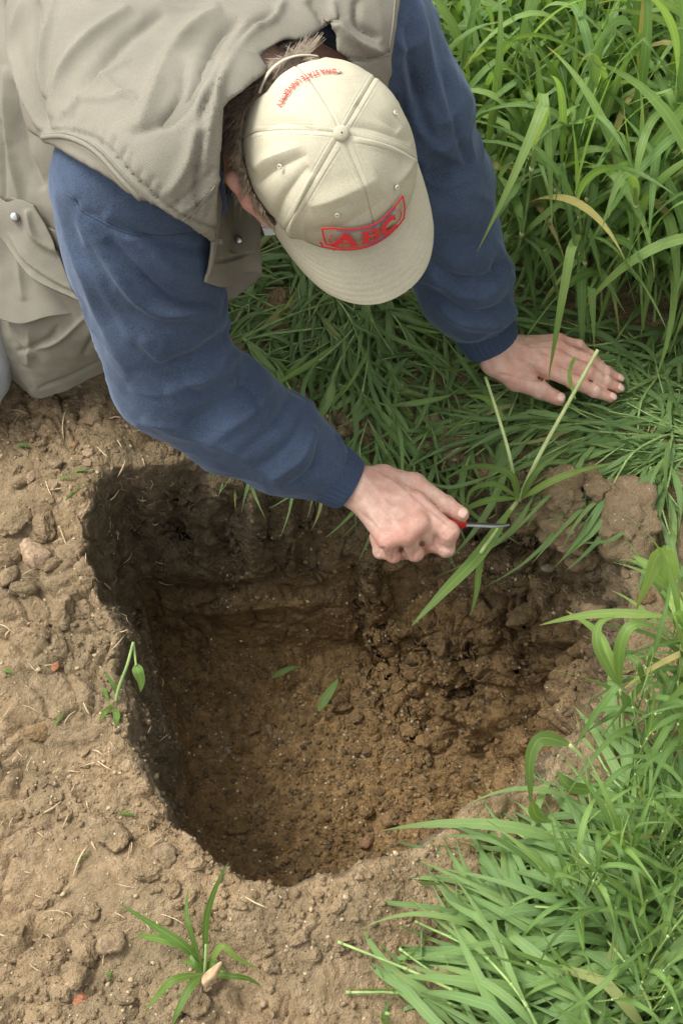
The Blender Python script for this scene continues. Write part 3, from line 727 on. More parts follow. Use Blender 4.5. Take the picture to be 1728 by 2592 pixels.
ve_str = [
 ([(60,0),(40,110),(70,240),(105,330)], 9, .012), ([(95,0),(90,140),(100,260),(120,340)], 10, -.014), ([(140,0),(110,140),(115,250)], 10, .010),
 ([(330,20),(230,90),(160,180),(130,300)], 16, .010), ([(420,30),(300,120),(210,230),(160,330)], 16, -.010), ([(330,150),(230,210),(160,290)], 9, .006),
 ([(560,20),(470,90),(400,220),(350,330)], 22, .012), ([(610,40),(540,120),(480,250),(410,320)], 18, -.013), ([(660,60),(600,110),(560,190),(540,290),(505,420)], 14, .014), ([(700,30),(630,70),(580,140),(530,240),(490,330)], 12, -.012),
 ([(505,180),(500,300),(470,420),(420,500)], 14, .008), ([(470,150),(450,250),(410,310),(330,340)], 14, -.008), ([(520,330),(500,430),(500,540)], 10, -.010), ([(545,420),(490,480),(430,530)], 6, -.005), ([(555,450),(500,510),(440,550)], 6, .005),
 ([(250,180),(300,230),(350,250)], 10, .005), ([(180,240),(260,250),(340,230)], 8, .005),
 ([(840,0),(850,60),(900,110),(980,140)], 12, .010), ([(900,0),(905,60),(960,100)], 10, -.010), ([(880,150),(930,150),(990,130)], 5, -.006), ([(780,0),(820,50),(840,100)], 14, -.010), ([(720,0),(690,50),(640,70)], 10, .008),
 ([(118,352),(170,352),(240,385),(320,468),(400,545),(480,590),(540,604)], 11, .004, 'f'), ([(130,330),(185,330),(260,362),(340,445),(420,520),(500,565),(545,578)], 4, -.005, 'f')]
for k in range(16):                                           # puckers along the bound armhole
    t = k/15; bx = np.interp(t, [0, .3, .65, 1], [150, 270, 390, 520]); by = np.interp(t, [0, .3, .65, 1], [318, 372, 500, 560])
    ve_str.append(([(bx, by), (bx+14+random.uniform(-6, 6), by-34-random.uniform(0, 16))], 5, -.0028*random.uniform(.5, 1.4)))
Vv = sculpt(Vv, Nv, ve_str, -.1)
wq = Vv+.02*np.stack([noise3(Vv, .08, 91), noise3(Vv, .08, 92), noise3(Vv, .08, 93)], 1)
Vv += Nv*(.0009*fbm(Vv, .05, 3, 99)+(.0022)*np.clip(1-np.abs(noise3(wq, .085, 98))*2.4, 0, 1)**2*sstep(-.2, .4, noise3(Vv, .12, 97)))[:, None]
vest = pobj('vest', Vv, Fv, M['vest'])
def cloth(name, rows, nu, nv, strokes, mat, parent, thick=.004, wob=.0015):
    g = net([[D(*c) for c in r] for r in rows], nu, nv).reshape(-1, 3); F_ = gridF(nu, nv)
    N_ = vnormals(g, F_)
    if ((g.mean(0)-CAM)@N_.mean(0)) > 0: F_ = F_[:, ::-1].copy(); N_ = -N_
    g = sculpt(g, N_, strokes, -.3)+N_*(wob*fbm(g, .05, 3, 55))[:, None]
    o = pobj(name, g, F_, mat, parent); s = o.modifiers.new('Solidify', 'SOLIDIFY'); s.thickness = thick; s.offset = -1
    return o
# hanging right front of the vest with its cargo pocket
cloth('front_panel', [
 [(-240,-260,2.02),(-140,-240,1.99),(-60,-200,1.96),(20,-80,1.94),(120,100,1.90),(220,260,1.86)],
 [(-140,120,1.95),(-40,120,1.90),(30,140,1.86),(110,250,1.83),(200,380,1.80),(270,470,1.80)],
 [(-140,400,1.98),(-30,400,1.93),(50,420,1.90),(130,480,1.88),(230,600,1.87),(310,680,1.88)],
 [(-130,650,2.02),(-30,660,1.98),(60,690,1.95),(150,740,1.93),(250,820,1.93),(340,850,1.95)],
 [(-100,830,2.06),(-10,870,2.04),(70,900,2.02),(160,900,2.00),(260,890,2.00),(360,880,2.02)],
 [(-70,900,2.10),(30,960,2.09),(92,1008,2.08),(170,985,2.07),(285,932,2.06),(380,900,2.07)]], 200, 150, [
 ([(15,170),(25,330),(60,520),(110,640)], 12, .012), ([(40,200),(60,360),(110,480)], 12, -.012), ([(5,300),(10,500),(30,620)], 10, -.008),
 ([(60,760),(80,850),(70,930)], 14, .008), ([(150,820),(120,860),(40,890)], 8, -.006), ([(230,790),(150,860),(90,880)], 7, .006), ([(280,905),(180,955),(95,985)], 5, -.005), ([(10,780),(50,850),(90,905)], 5, .006), ([(180,690),(230,780),(270,860)], 14, .010), ([(210,900),(250,830),(270,800)], 8, -.007), ([(75,640),(90,720),(80,800)], 12, -.007)],
 M['vest'], vest, .005, .003)
cloth('pocket', [
 [(-30,540,1.925),(30,500,1.91),(90,560,1.895),(150,590,1.89)],
 [(-30,660,1.955),(40,640,1.94),(110,660,1.92),(190,700,1.91)],
 [(-20,800,1.985),(50,820,1.97),(130,800,1.945),(240,790,1.935)]], 70, 60, [([(30,560),(50,660),(60,760)], 12, .008), ([(100,620),(130,700),(200,740)], 9, .008)], M['vest'], vest, .006)
flap = cloth('pocket_flap', [
 [(-30,470,1.905),(10,510,1.895),(50,505,1.885),(85,520,1.88)],
 [(-25,540,1.915),(15,560,1.900),(75,590,1.89),(130,600,1.885)],
 [(-10,580,1.925),(25,620,1.91),(80,680,1.90),(180,725,1.90)],
 [(0,600,1.925),(30,640,1.91),(85,705,1.90),(200,760,1.90)]], 60, 60, [([(20,590),(70,660),(140,710),(190,735)], 5, .005), ([(70,530),(90,600),(150,640)], 9, .009)], M['vest'], vest, .006)
# front edge by the collar, hanging open, hem curling
cloth('lapel', [
 [(562,262,1.60),(572,290,1.66),(590,320,1.75),(640,340,1.80)],
 [(551,380,1.60),(562,395,1.68),(590,410,1.76),(650,430,1.80)],
 [(545,500,1.62),(565,508,1.69),(600,515,1.75),(655,525,1.79)],
 [(538,610,1.645),(565,615,1.695),(610,620,1.75),(660,625,1.79)],
 [(530,690,1.66),(570,690,1.71),(618,660,1.76),(662,670,1.79)],
 [(524,716,1.665),(575,726,1.715),(622,690,1.77),(660,690,1.80)]], 150, 60, [([(560,260),(556,420),(548,560),(532,700)], 5, .006), ([(600,460),(605,560),(590,640)], 12, -.008), ([(640,470),(645,560),(640,640)], 9, .007), ([(545,665),(590,655),(630,640)], 4, -.005)], M['vest'], vest, .004)
cloth('lapel_lining', [
 [(560,640,1.75),(610,650,1.775),(662,640,1.80)],
 [(560,720,1.77),(615,700,1.79),(664,690,1.81)],
 [(575,765,1.79),(620,735,1.81),(655,705,1.82)]], 30, 30, [], M['vest_in'], vest, .004)
# collar standing round the back of the neck
cloth('collar', [
 [(540,345,1.640),(552,262,1.630),(606,178,1.645),(690,112,1.665),(775,78,1.690),(860,70,1.725)],
 [(552,350,1.628),(566,272,1.618),(618,192,1.632),(698,128,1.652),(780,92,1.678),(858,86,1.715)],
 [(566,358,1.655),(584,288,1.650),(634,212,1.662),(708,148,1.680),(786,112,1.705),(856,106,1.740)],
 [(576,366,1.720),(600,306,1.720),(648,236,1.725),(716,170,1.735),(790,136,1.750),(852,130,1.780)]], 30, 110, [([(570,300),(640,200),(720,130),(800,95)], 5, -.003), ([(600,250),(640,225),(660,190)], 6, .004)], M['vest'], vest, .003, .002)
def snap(px, py, t, r, parent, mat='metal'):
    c = D(px, py, t); n_ = unit(CAM-c+np.array([-.3, 0, .3])); a = unit(np.cross(n_, [0, 0, 1])); b_ = np.cross(n_, a); th = np.linspace(0, 2*math.pi, 20, endpoint=False)
    V_ = np.vstack([c+n_*h_+(np.cos(th)[:, None]*a+np.sin(th)[:, None]*b_)*r*k_ for h_, k_ in ((-.006, 1), (.001, 1), (.0022, .8), (.0026, .35), (.0026, .02))])
    return pobj('snap', V_, gridF(5, 20, True), M[mat], parent)
snap(38, 549, 1.886, .0058, flap); snap(80, 982, 2.074, .0052, vest); snap(604, 607, 1.742, .0050, vest); snap(556, 610, 1.655, .0042, vest, 'vest_in')
# checked shirt collar below the jaw
def check_material():
    m, n, b, o = newmat('checked_shirt'); uv = n.nodes.new('ShaderNodeUVMap').outputs[0]; s = n.nodes.new('ShaderNodeSeparateXYZ'); n.links.new(uv, s.inputs[0])
    fx = math_(n, 'LESS_THAN', math_(n, 'FRACT', math_(n, 'MULTIPLY', s.outputs[0], 2.0)), .10); fy = math_(n, 'LESS_THAN', math_(n, 'FRACT', math_(n, 'MULTIPLY', s.outputs[1], 4.0)), .10)
    n.links.new(mix(n, math_(n, 'MAXIMUM', fx, math_(n, 'MULTIPLY', fy, .7)), (.66, .68, .72), (.06, .07, .11)), b.inputs['Base Color']); b.inputs['Roughness'].default_value = .8
    bump(n, b, ntex(n, 1200, 2), .0004); return m
g = net([[D(*c) for c in r] for r in [[(636,490,1.70),(670,482,1.69),(720,480,1.68)], [(654,545,1.71),(690,538,1.70),(735,540,1.69)], [(672,594,1.72),(705,592,1.71),(760,585,1.70)]]], 24, 20).reshape(-1, 3)
uvv = np.stack(np.meshgrid(np.linspace(0, 1, 24), np.linspace(0, 1, 20), indexing='ij'), -1).reshape(-1, 2)[:, ::-1]
co = pobj('shirt_collar', g, gridF(24, 20), check_material(), uv=uvv); co.modifiers.new('Solidify', 'SOLIDIFY').thickness = .003
# trousers and boots
def f_tr(p):
    d = cap_(p, HPR, HPL, .13, .13)
    for a, b_, c in ((HPR, KNR, FTR), (HPL, KNL, FTL)): d = smin(d, chain_(p, [a, b_, c], [.105, .078, .060]), .05)
    return d
V_, F_ = iso(f_tr, [-.95, 1.0, -.08], [.2, 2.7, .75], .008); N_ = vnormals(V_, F_)
V_ = V_+N_*(.006*fbm(V_, .07, 3, 21))[:, None]; V_[:, 2] = np.maximum(V_[:, 2], .002); pobj('trousers', V_, F_, M['trouser'])
for ft in (FTR, FTL):
    V_, F_ = iso(lambda p: smin(ell_(p, ft+[-.02, .06, 0], (.05, .07, .055)), ell_(p, ft+[-.05, .10, -.01], (.05, .09, .035)), .03), ft-.25, ft+.25, .007); V_[:, 2] = np.maximum(V_[:, 2], .001); pobj('boot', V_, F_, M['shoe'])
# ---- seams, hems and stitching laid on the cloth
def bvh_of(V, F): return BVHTree.FromPolygons(V.tolist(), F.tolist())
BVS, BVV = bvh_of(Vs, Fs), bvh_of(Vv, Fv)
def seam(bv, pts, r, mat, parent, name='seam', lift=.0006, flat=.6):
    pp_ = catmull(pts, max(20, 12*len(pts))); out_ = []
    for x_, y_ in pp_:
        d_ = unit(ray(x_, y_)); h_ = bv.ray_cast(Vector(CAM), Vector(d_))
        if h_[0] is not None: out_.append(np.array(h_[0])-d_*lift)
    out_ = np.array(out_)
    keep = [0]
    for i in range(1, len(out_)):
        if np.linalg.norm(out_[i]-out_[keep[-1]]) > .03: break
        keep.append(i)
    out_ = out_[keep]
    for _ in range(3): out_[1:-1] = .5*out_[1:-1]+.25*(out_[:-2]+out_[2:])
    V_, F_ = tube(out_, r, 6, True, 1.0); return pobj(name, V_, F_, mat, parent)
seam(BVS, [(170,492),(190,505),(205,530),(250,556),(320,588),(400,598),(470,592),(535,588)], .0010, M['sweat'], sweat)
seam(BVV, [(112,340),(170,338),(245,372),(325,455),(405,532),(480,576),(538,592)], .0011, M['vest'], vest, 'stitching')
seam(BVV, [(108,348),(168,347),(240,382),(318,466),(398,544),(474,588),(532,602)], .0030, M['vest'], vest, 'armhole_binding')
seam(BVV, [(545,470),(505,520),(460,560)], .0012, M['vest'], vest); seam(BVV, [(552,478),(512,528),(468,568)], .0008, M['vest'], vest, 'stitching')
seam(BVV, [(880,150),(930,152),(985,138)], .0012, M['vest'], vest); seam(BVV, [(1000,-5),(994,60),(984,130)], .0012, M['vest'], vest, 'stitching')
# ---- cap: six panels, visor, button, eyelets, strap, embroidery
nphi, ns = 84, 84
band_phi = np.linspace(math.radians(-140), math.radians(140), 160)
g = np.stack([cap_pt(band_phi, np.full(160, s_), np.full(160, -.003)) for s_ in np.linspace(.86, 1.0, 8)], 0).reshape(-1, 3)
cap = pobj('cap', g, gridF(8, 160), M['cap']); tag(cap, 'beige baseball cap with red embroidered emblem and lettering')
def smax(phi):
    a = np.abs((phi-math.radians(186)+math.pi) % (2*math.pi)-math.pi)   # 0 at the middle of the opening
    return 1.0-.30*(1-sstep(math.radians(22), math.radians(44), a))
cap_str = [([(640,430),(680,400),(760,370)], 18, .004), ([(650,470),(700,430),(780,390)], 16, -.004), ([(745,640),(740,560),(790,440)], 16, .005), ([(700,560),(720,500),(780,420)], 14, -.004), ([(900,350),(980,370),(1050,410)], 12, .003), ([(880,320),(950,330),(1040,360)], 14, -.003),
           ([(780,520),(850,500),(960,450)], 26, .005), ([(770,590),(860,580),(980,500)], 30, -.004), ([(660,330),(720,310),(800,330)], 16, -.003), ([(900,260),(960,300),(1010,330)], 16, -.003), ([(1000,470),(1030,430),(1045,400)], 12, .004)]
for k in range(6):
    p0 = math.radians(60*k); phi = np.linspace(p0, p0+math.radians(60), nphi)
    rows = []
    for j in range(ns):
        s_ = (.012+.988*j/(ns-1))*smax(phi)
        ed = np.minimum(phi-p0, p0+math.radians(60)-phi)*np.maximum(.02, np.sin(s_*math.pi/2))*.098     # metres from the seam
        off = -.0006*np.exp(-(ed/.0009)**2)+.0007*np.exp(-((ed-.0045)/.0028)**2)-.0006*np.exp(-((ed-.0055)/.0007)**2)+.0012*np.sin(np.clip(ed/.05, 0, 1)*math.pi)*np.sin(s_*math.pi)
        rows.append(cap_pt(phi, s_, off))
    g = np.array(rows).reshape(-1, 3); F_ = gridF(ns, nphi); N_ = vnormals(g, F_)
    if ((g-cb)*N_).sum(1).mean() < 0: F_ = F_[:, ::-1].copy()
    N_ = (g-cb)/np.linalg.norm(g-cb, axis=1, keepdims=True)
    g = sculpt(g, N_, cap_str, -.2); g += N_*(.0007*fbm(g, .03, 2, 17))[:, None]
    o = pobj('panel', g, F_, M['cap'], cap); s = o.modifiers.new('Solidify', 'SOLIDIFY'); s.thickness = .0016; s.offset = -1
    pe = p0+math.radians(30); c = cap_pt(np.array([pe]), np.array([.50]), np.array([.0036]))[0]; n_ = unit(c-cb); a = unit(np.cross(n_, FX)); b_ = np.cross(n_, a)
    th = np.linspace(0, 2*math.pi, 16, endpoint=False); ringp = c+(np.cos(th)[:, None]*a+np.sin(th)[:, None]*b_)*.0019
    V_ = np.stack([c+(ringp-c)*q_+n_*h_ for q_, h_ in ((1.5, -.001), (1.25, .0008), (.8, .0008), (.45, -.002))], 0).reshape(-1, 3)
    pobj('eyelet', V_, gridF(4, 16, True), M['hole'], cap)
# button
th = np.linspace(0, 2*math.pi, 32, endpoint=False); top = capw(0, 0, CH_+.0005)
V_ = np.vstack([top+KX*h_+(np.cos(th)[:, None]*RX+np.sin(th)[:, None]*FX)*r_ for h_, r_ in ((-.004, .0086), (.001, .0086), (.0032, .0074), (.0044, .0048), (.0048, .001))]); pobj('button', V_, gridF(5, 32, True), M['cap'], cap)
# visor
nv_, nw = 110, 60; ph = np.linspace(math.radians(-66), math.radians(79), nv_); rows = []
for j in range(nw):
    w = j/(nw-1)
    base = cap_pt(ph, np.full(nv_, .985)); u = np.sin(np.linspace(-1, 1, nv_)*math.radians(76))/math.sin(math.radians(76))
    ext = .066*np.clip(1-np.abs(u)**3.2, 0, 1)**.55
    drop_ = -.030*(np.abs(u)**2.0)*w-.010*w*w - .004*w
    st = .00024*np.sin(w*2*math.pi*9)*(w > .12)*(w < .97)
    lat = u*.016*np.sin(math.pi*(.15+.6*w))*np.clip(1.3-np.abs(u)**4, 0, 1)*w
    rows.append(base+(ext*w)[:, None]*FX+(drop_+st)[:, None]*KX+lat[:, None]*RX)
g = np.array(rows).reshape(-1, 3); F_ = gridF(nw, nv_); N_ = vnormals(g, F_)
if (N_@KX).mean() < 0: F_ = F_[:, ::-1].copy()
o = pobj('visor', g, F_, M['cap'], cap); s = o.modifiers.new('Solidify', 'SOLIDIFY'); s.thickness = .0032; s.offset = -1
# strap bridging the opening at the back
pp = np.linspace(math.radians(161), math.radians(212), 50); bul = .006*np.sin(np.linspace(0, math.pi, 50))
g = np.stack([cap_pt(pp, np.full(50, s_), bul+.0005) for s_ in (.78, .81, .84)], 0).reshape(-1, 3)
o = pobj('strap', g, gridF(3, 50), M['cap'], cap); o.modifiers.new('Solidify', 'SOLIDIFY').thickness = .0018
# embroidery helpers: flat layout (x right, y towards the crown, metres) wrapped on the cap
def wrap(xy, phi0, s0, flip=1, h0=.0012):
    xy = np.asarray(xy, float); phi_ = phi0+flip*xy[:, 0]/.100; s_ = s0-xy[:, 1]/.150
    return cap_pt(phi_, s_, np.full(len(xy), h0))
def band2(pts, w, closed=False):
    pts = np.asarray(pts, float); 
    if closed: pts = np.vstack([pts, pts[:1]])
    out = []
    for a, b_ in zip(pts[:-1], pts[1:]):
        n_ = max(2, int(np.linalg.norm(b_-a)/.002)); out += [a+(b_-a)*k/n_ for k in range(n_)]
    out.append(pts[-1]); out = np.array(out); T = np.gradient(out, axis=0); T /= np.maximum(1e-9, np.linalg.norm(T, axis=1, keepdims=True)); N_ = np.stack([-T[:, 1], T[:, 0]], 1)
    return np.vstack([out+N_*w/2, out-N_*w/2]), gridF(2, len(out))
def embroider(name, shapes, mat, phi0, s0, flip=1, h0=.0012, th=.0009):
    parts = [(wrap(xy, phi0, s0, flip, h0), F_) for xy, F_ in shapes]
    V_, F_ = join(parts); o = pobj(name, V_, F_, mat, cap, smooth=False); s = o.modifiers.new('Solidify', 'SOLIDIFY'); s.thickness = th; s.offset = 0; return o
def text_shape(txt, size, bold=.0, spacing=1.0):
    cu = bpy.data.curves.new('lettering', 'FONT'); cu.body = txt; cu.size = size; cu.align_x = 'CENTER'; cu.align_y = 'CENTER'; cu.offset = bold; cu.space_character = spacing; cu.resolution_u = 3
    ob = bpy.data.objects.new('lettering', cu); COL.objects.link(ob); bpy.context.view_layer.update()
    me = bpy.data.meshes.new_from_object(ob.evaluated_get(bpy.context.evaluated_depsgraph_get())); v = np.array([q.co[:2] for q in me.vertices]); f = [tuple(q.vertices) for q in me.polygons]
    bpy.data.objects.remove(ob); bpy.data.curves.remove(cu); bpy.data.meshes.remove(me); return v, f
S0 = .735; PH0 = math.radians(-5)
sh = []
for bars in ([(-.0105,-.0085),(-.0005,.0105)], [(-.0005,.0105),(.0100,-.0085)], [(-.006,-.0030),(.006,-.0030)]):
    sh.append(band2(np.array(bars)+[-.0255, 0], .0056 if bars[0][1] != -.003 else .0026))
for bars, w in (([(-.0135,-.0085),(-.0065,-.0085)], .0018), ([(.0055,-.0085),(.0135,-.0085)], .0018)): sh.append(band2(np.array(bars)+[-.0255, 0], w))
for bars, w in (([(-.005,-.0095),(-.005,.0105)], .0062), ([(-.0085,.0095),(.004,.0095)], .0020), ([(-.0085,-.0085),(.005,-.0085)], .0020), ([(-.004,.0010),(.0045,.0010)], .0020), ([(.004,.0095),(.0078,.0075),(.0078,.0035),(.0045,.0010),(.0085,-.0015),(.0088,-.0060),(.005,-.0085)], .0036)): sh.append(band2(np.array(bars)+[.0005, 0], w))
ca = np.linspace(math.radians(48), math.radians(312), 26); sh.append(band2(np.stack([.0095*np.cos(ca)+.0255, .0098*np.sin(ca)+.0005], 1), .0056)); sh.append(band2([(.0322,.0030),(.0322,.0095)], .0018))
out = [(-.052,.012),(-.040,.0165),(-.01,.0165),(.012,.0165),(.030,.0195),(.052,.0195),(.048,.003),(.044,-.0115),(.010,-.0155),(-.030,-.0125),(-.044,-.010)]
sh.append(band2(out, .0018, True)); sh.append(band2([(-.050,-.009),(-.046,-.0165),(-.030,-.0170),(.000,-.0195),(.022,-.0180),(.046,-.0145)], .0020)); sh.append(band2([(-.036,-.019),(-.033,-.0165)], .003))
sh.append(band2([(-.039,-.008),(-.043,-.001),(-.040,.0075)], .0008)); sh.append(band2([(.038,-.006),(.042,.004),(.040,.012)], .0008))
sh = [(xy*1.14, F_) for xy, F_ in sh]
embroider('emblem', sh, M['red'], PH0, S0, 1, .0048)
bl = []
for k in range(34):
    x = -.036+k*.0022
    if x < .038: y = .0142 if x < .012 else .0142+.0030*min(1, (x-.012)/.018); bl.append(band2([(x, y-.0012), (x+.0005, y+.0012)], .0014))
for k in range(14): x = -.004+k*.0021; bl.append(band2([(x, -.0140+.00012*k), (x+.0004, -.0118+.00012*k)], .0014))
bl = [(xy*1.14, F_) for xy, F_ in bl]
tag(embroider('emblem_lettering', bl, M['blue_thread'], PH0, S0, 1, .0047), kind='stuff')
v, f = text_shape('IOWA STATE UNIVERSITY', .0105, 0, 1.0)

wd = v[:, 0].max()-v[:, 0].min(); v[:, 0] *= .122/wd
embroider('back_lettering', [(v, f)], M['red'], math.radians(185), .50, 1, .0030, .0006)
# ---- hair
hv = []; nstr = 4200; rr = np.random.default_rng(3)
hs_ = np.where(rr.random(nstr) < .93, rr.uniform(math.radians(150), math.radians(258), nstr), rr.uniform(math.radians(258), math.radians(300), nstr))
segs = 6; HV = []; HF = []
nl_ = 110; lph = np.where(rr.random(nl_) < .92, rr.uniform(math.radians(152), math.radians(256), nl_), rr.uniform(math.radians(256), math.radians(295), nl_))
lsw = rr.uniform(-.2, 1.2, nl_); lfl = rr.uniform(.0, .42, nl_); lcu = rr.normal(0, .5, (nl_, 3)); lle = rr.uniform(.028, .058, nl_); lz = rr.uniform(0, .035, nl_)
for i in range(nstr):                                         # strands lie together in locks
    q_ = i % nl_; ph_ = lph[q_]+rr.normal(0, .045); s_ = rr.uniform(.90, .985)
    p = cap_pt(np.array([ph_]), np.array([s_]), np.array([.004]))[0]-KX*(lz[q_]+.004+rr.uniform(0, .008))
    o_ = unit((p-cb)-KX*((p-cb)@KX)); L_ = lle[q_]*rr.uniform(.75, 1.1); d_ = unit(-KX*.45+o_*lfl[q_]+np.cross(KX, o_)*lsw[q_]+rr.normal(0, .07, 3)); w_ = rr.uniform(.0003, .0006)
    sd_ = unit(np.cross(d_, tocam)+rr.normal(0, .2, 3)); cur = lcu[q_]+rr.normal(0, .08, 3)-o_*.7-KX*.3
    k0 = len(HV)
    for j in range(segs):
        HV += [p-sd_*w_*(1-.7*j/(segs-1)), p+sd_*w_*(1-.7*j/(segs-1))]
        if j < segs-1: HF.append((k0+2*j, k0+2*j+1, k0+2*j+3, k0+2*j+2))
        d_ = unit(d_+cur*.16); p = p+d_*L_/(segs-1)
for i in range(260):                                          # tuft standing up from the strap opening
    ph_ = math.radians(rr.uniform(176, 196)); p = cap_pt(np.array([ph_]), np.array([rr.uniform(.82, .95)]), np.array([-.004]))[0]
    o_ = unit((p-cb)-KX*((p-cb)@KX)); d_ = unit(o_*.45+imr*rr.uniform(.8, 1.1)+imu*rr.uniform(.3, .5)+KX*rr.uniform(-.1, .1)+rr.normal(0, .05, 3)); sd_ = unit(np.cross(d_, tocam)); L_ = rr.uniform(.025, .05); cur = rr.normal(0, .12, 3)-KX*.5+imu*.2; k0 = len(HV)
    for j in range(segs):
        HV += [p-sd_*.0005*(1-.7*j/5), p+sd_*.0005*(1-.7*j/5)]
        if j < segs-1: HF.append((k0+2*j, k0+2*j+1, k0+2*j+3, k0+2*j+2))
        d_ = unit(d_+cur*.14); p = p+d_*L_/5
def f_scalp(p):
    d = ell_(p, hc+KX*.018-FX*.004, (.101, .104, .098), HR); d = smin(d, cap_(p, capw(0, -.04, -.06), capw(0, -.05, -.10), .058, .052), .03)
    return np.maximum(np.maximum(d, ((p-capw(0, -.036, 0))@FX)), np.maximum((p-capw(0, 0, -.010))@KX, (p-capw(.03, 0, 0))@RX))
V_, F_ = iso(f_scalp, hc-.2, hc+.2, .0036); N_ = vnormals(V_, F_); V_ = V_+N_*(.003*fbm(V_, .012, 2, 77))[:, None]
HV, HF = join([(np.array(HV), HF), (V_, F_)]); pobj('hair', HV, HF, M['hair'], body)

# ------------------------------------------------------------------ pocket knife
kb = P(1174, 1326, wz-.030); kt = P(1250, 1330, wz-.034); kd = unit(kt-kb); kup = unit(np.array([0, 0, 1.])-kd*kd[2]); ksd = np.cross(kd, kup)
knife = link('pocket_knife', None, None, tuple(kb)); tag(knife, 'small red-handled pocket knife held in the hand above the pit', 'knife')
path = [kb+kd*x for x in (-.092, -.089, -.08, -.04, -.008, -.001, .003)]; rr_ = [.004, .008, .0105, .0110, .0105, .0085, .005]
V_, F_ = tube(path, rr_, 16, True, .6); obj('handle', V_-kb, F_, simple('red_knife_handle', (.60, .02, .02), .3, .08, 40, None, .001, .5), knife)
bx = np.linspace(0, 1, 12); hi = .0050*np.ones(12); lo_ = -.0050*np.ones(12); hi = np.where(bx > .6, .005-.0075*((bx-.6)/.4)**1.6, hi)
V_ = np.vstack([np.stack([kb+kd*(.002+.060*t)+kup*h_*0+ksd*0+unit(kup*.35+ksd*.94)*h_+unit(np.cross(kd, kup*.35+ksd*.94))*o_ for t, h_ in zip(bx, hh)]) for hh, o_ in ((hi, .0009), (lo_, .0001), (lo_, -.0001), (hi, -.0009))]+[])
V_ = np.vstack([V_, V_[:12]]); obj('blade', V_-kb, gridF(5, 12), simple('knife_steel', (.26, .26, .25), .45, .1, 80, None, .001, .5, 1), knife, smooth=False)

# ------------------------------------------------------------------ wheat
def ribbon(path, w, side0, fold=.30, twist=0.0, wp=None):
    path = np.asarray(path, float); n = len(path); T = np.gradient(path, axis=0); T /= np.maximum(1e-9, np.linalg.norm(T, axis=1, keepdims=True))
    s = np.linspace(0, 1, n); sd = unit(side0-T[0]*(np.dot(side0, T[0]))); V = []; UV = []
    for i in range(n):
        sd = unit(sd-T[i]*(sd@T[i])); nn = np.cross(sd, T[i]); a = twist*s[i]; q = sd*math.cos(a)+nn*math.sin(a); m_ = np.cross(q, T[i])
        ww = w*(.34+.66*float(sstep(0, .26, s[i])))*max(0.02, 1-max(0, (s[i]-.34)/.66)**1.75) if wp is None else w*wp(s[i])
        V += [path[i]-q*ww/2, path[i]-m_*fold*ww*.5, path[i]+q*ww/2]; UV += [(0, s[i]), (.5, s[i]), (1, s[i])]
    return np.array(V), gridF(n, 3), np.array(UV)
def leaf_path(p0, d0, L, g, n=13, floor=None, kink=None, rr=random, wob=.10):
    p = np.array(p0, float); d = unit(d0); out = [p.copy()]; h = L/(n-1); sw = np.array([rr.gauss(0, 1), rr.gauss(0, 1), 0])*wob
    for i in range(1, n):
        d = unit(d+np.array([0, 0, -1])*g*h*(1.2 if d[2] > 0 else .75)*10+sw*.12)
        if kink and abs(i/(n-1)-kink[0]) < .5/(n-1): d = unit(d+np.array(kink[1]))
        q = p+d*h
        if floor is not None:
            fz = floor(q)
            if q[2] < fz: q[2] = fz+rr.uniform(0, .002); d = unit(np.array([d[0], d[1], max(d[2], -.05)]))
        p = q; out.append(p.copy())
    return np.array(out)
class Plant:
    """stems and blades of one plant, as lists of meshes sharing one local frame"""
    def __init__(s): s.stems = []; s.leaves = []; s.nodes = []
def standing(rr, H=.40, tillers=3, spread=.03, wl=.013, mat='leaf'):
    pl = Plant(); 
    for k in range(tillers):
        a = rr.uniform(0, 6.28); b0 = np.array([math.cos(a), math.sin(a), 0])*rr.uniform(.0, spread); lean = np.array([rr.gauss(0, .12), rr.gauss(0, .12), 1]); h = H*rr.uniform(.72, 1.08)
        ctrl = [b0, b0+unit(lean)*h*.4, b0+unit(lean+np.array([rr.gauss(0, .05), rr.gauss(0, .05), 0]))*h*.75]; st = catmull(ctrl, 12)
        V, F = tube(st, np.linspace(.0025, .0018, 12), 6); pl.stems.append(mesh('stem', V, F, M['stem']))
        az = rr.uniform(0, 6.28); nl = 5
        for j in range(nl):
            f = [.28, .48, .68, .86, 1.0][j]; q = st[int(f*11)]; az += math.pi+rr.gauss(0, .45); out = np.array([math.cos(az), math.sin(az), 0])
            if j >= 3: d0 = np.array([0, 0, 1])+out*rr.uniform(.05, .30)
            else: d0 = np.array([0, 0, 1])+out*rr.uniform(.22, .6)
            L = rr.uniform(.17, .31)*(1.0 if j else .8); g = rr.choice([rr.uniform(.35, .9), rr.uniform(.8, 2.0)])
            kink = (rr.uniform(.35, .6), out*.4+np.array([0, 0, -1.6])) if rr.random() < .22 else None
            pth = leaf_path(q, d0, L, g, 14, kink=kink, rr=rr)
            V, F, UV = ribbon(pth, wl*rr.uniform(.75, 1.2), np.cross(out, [0, 0, 1]), .20, rr.gauss(0, 1.2)); pl.leaves.append(mesh('leaf', V, F, M[mat], uv=UV))
            if j in (1, 3):
                t_ = unit(st[min(11, int(f*11)+1)]-q) if f < 1 else unit(lean); c_ = q
                V, F = tube([c_-t_*.004, c_-t_*.0015, c_+t_*.0015, c_+t_*.004], [.0026, .0037, .0037, .0026], 6); pl.nodes.append(mesh('node', V, F, M['stem_pale']))
    return pl
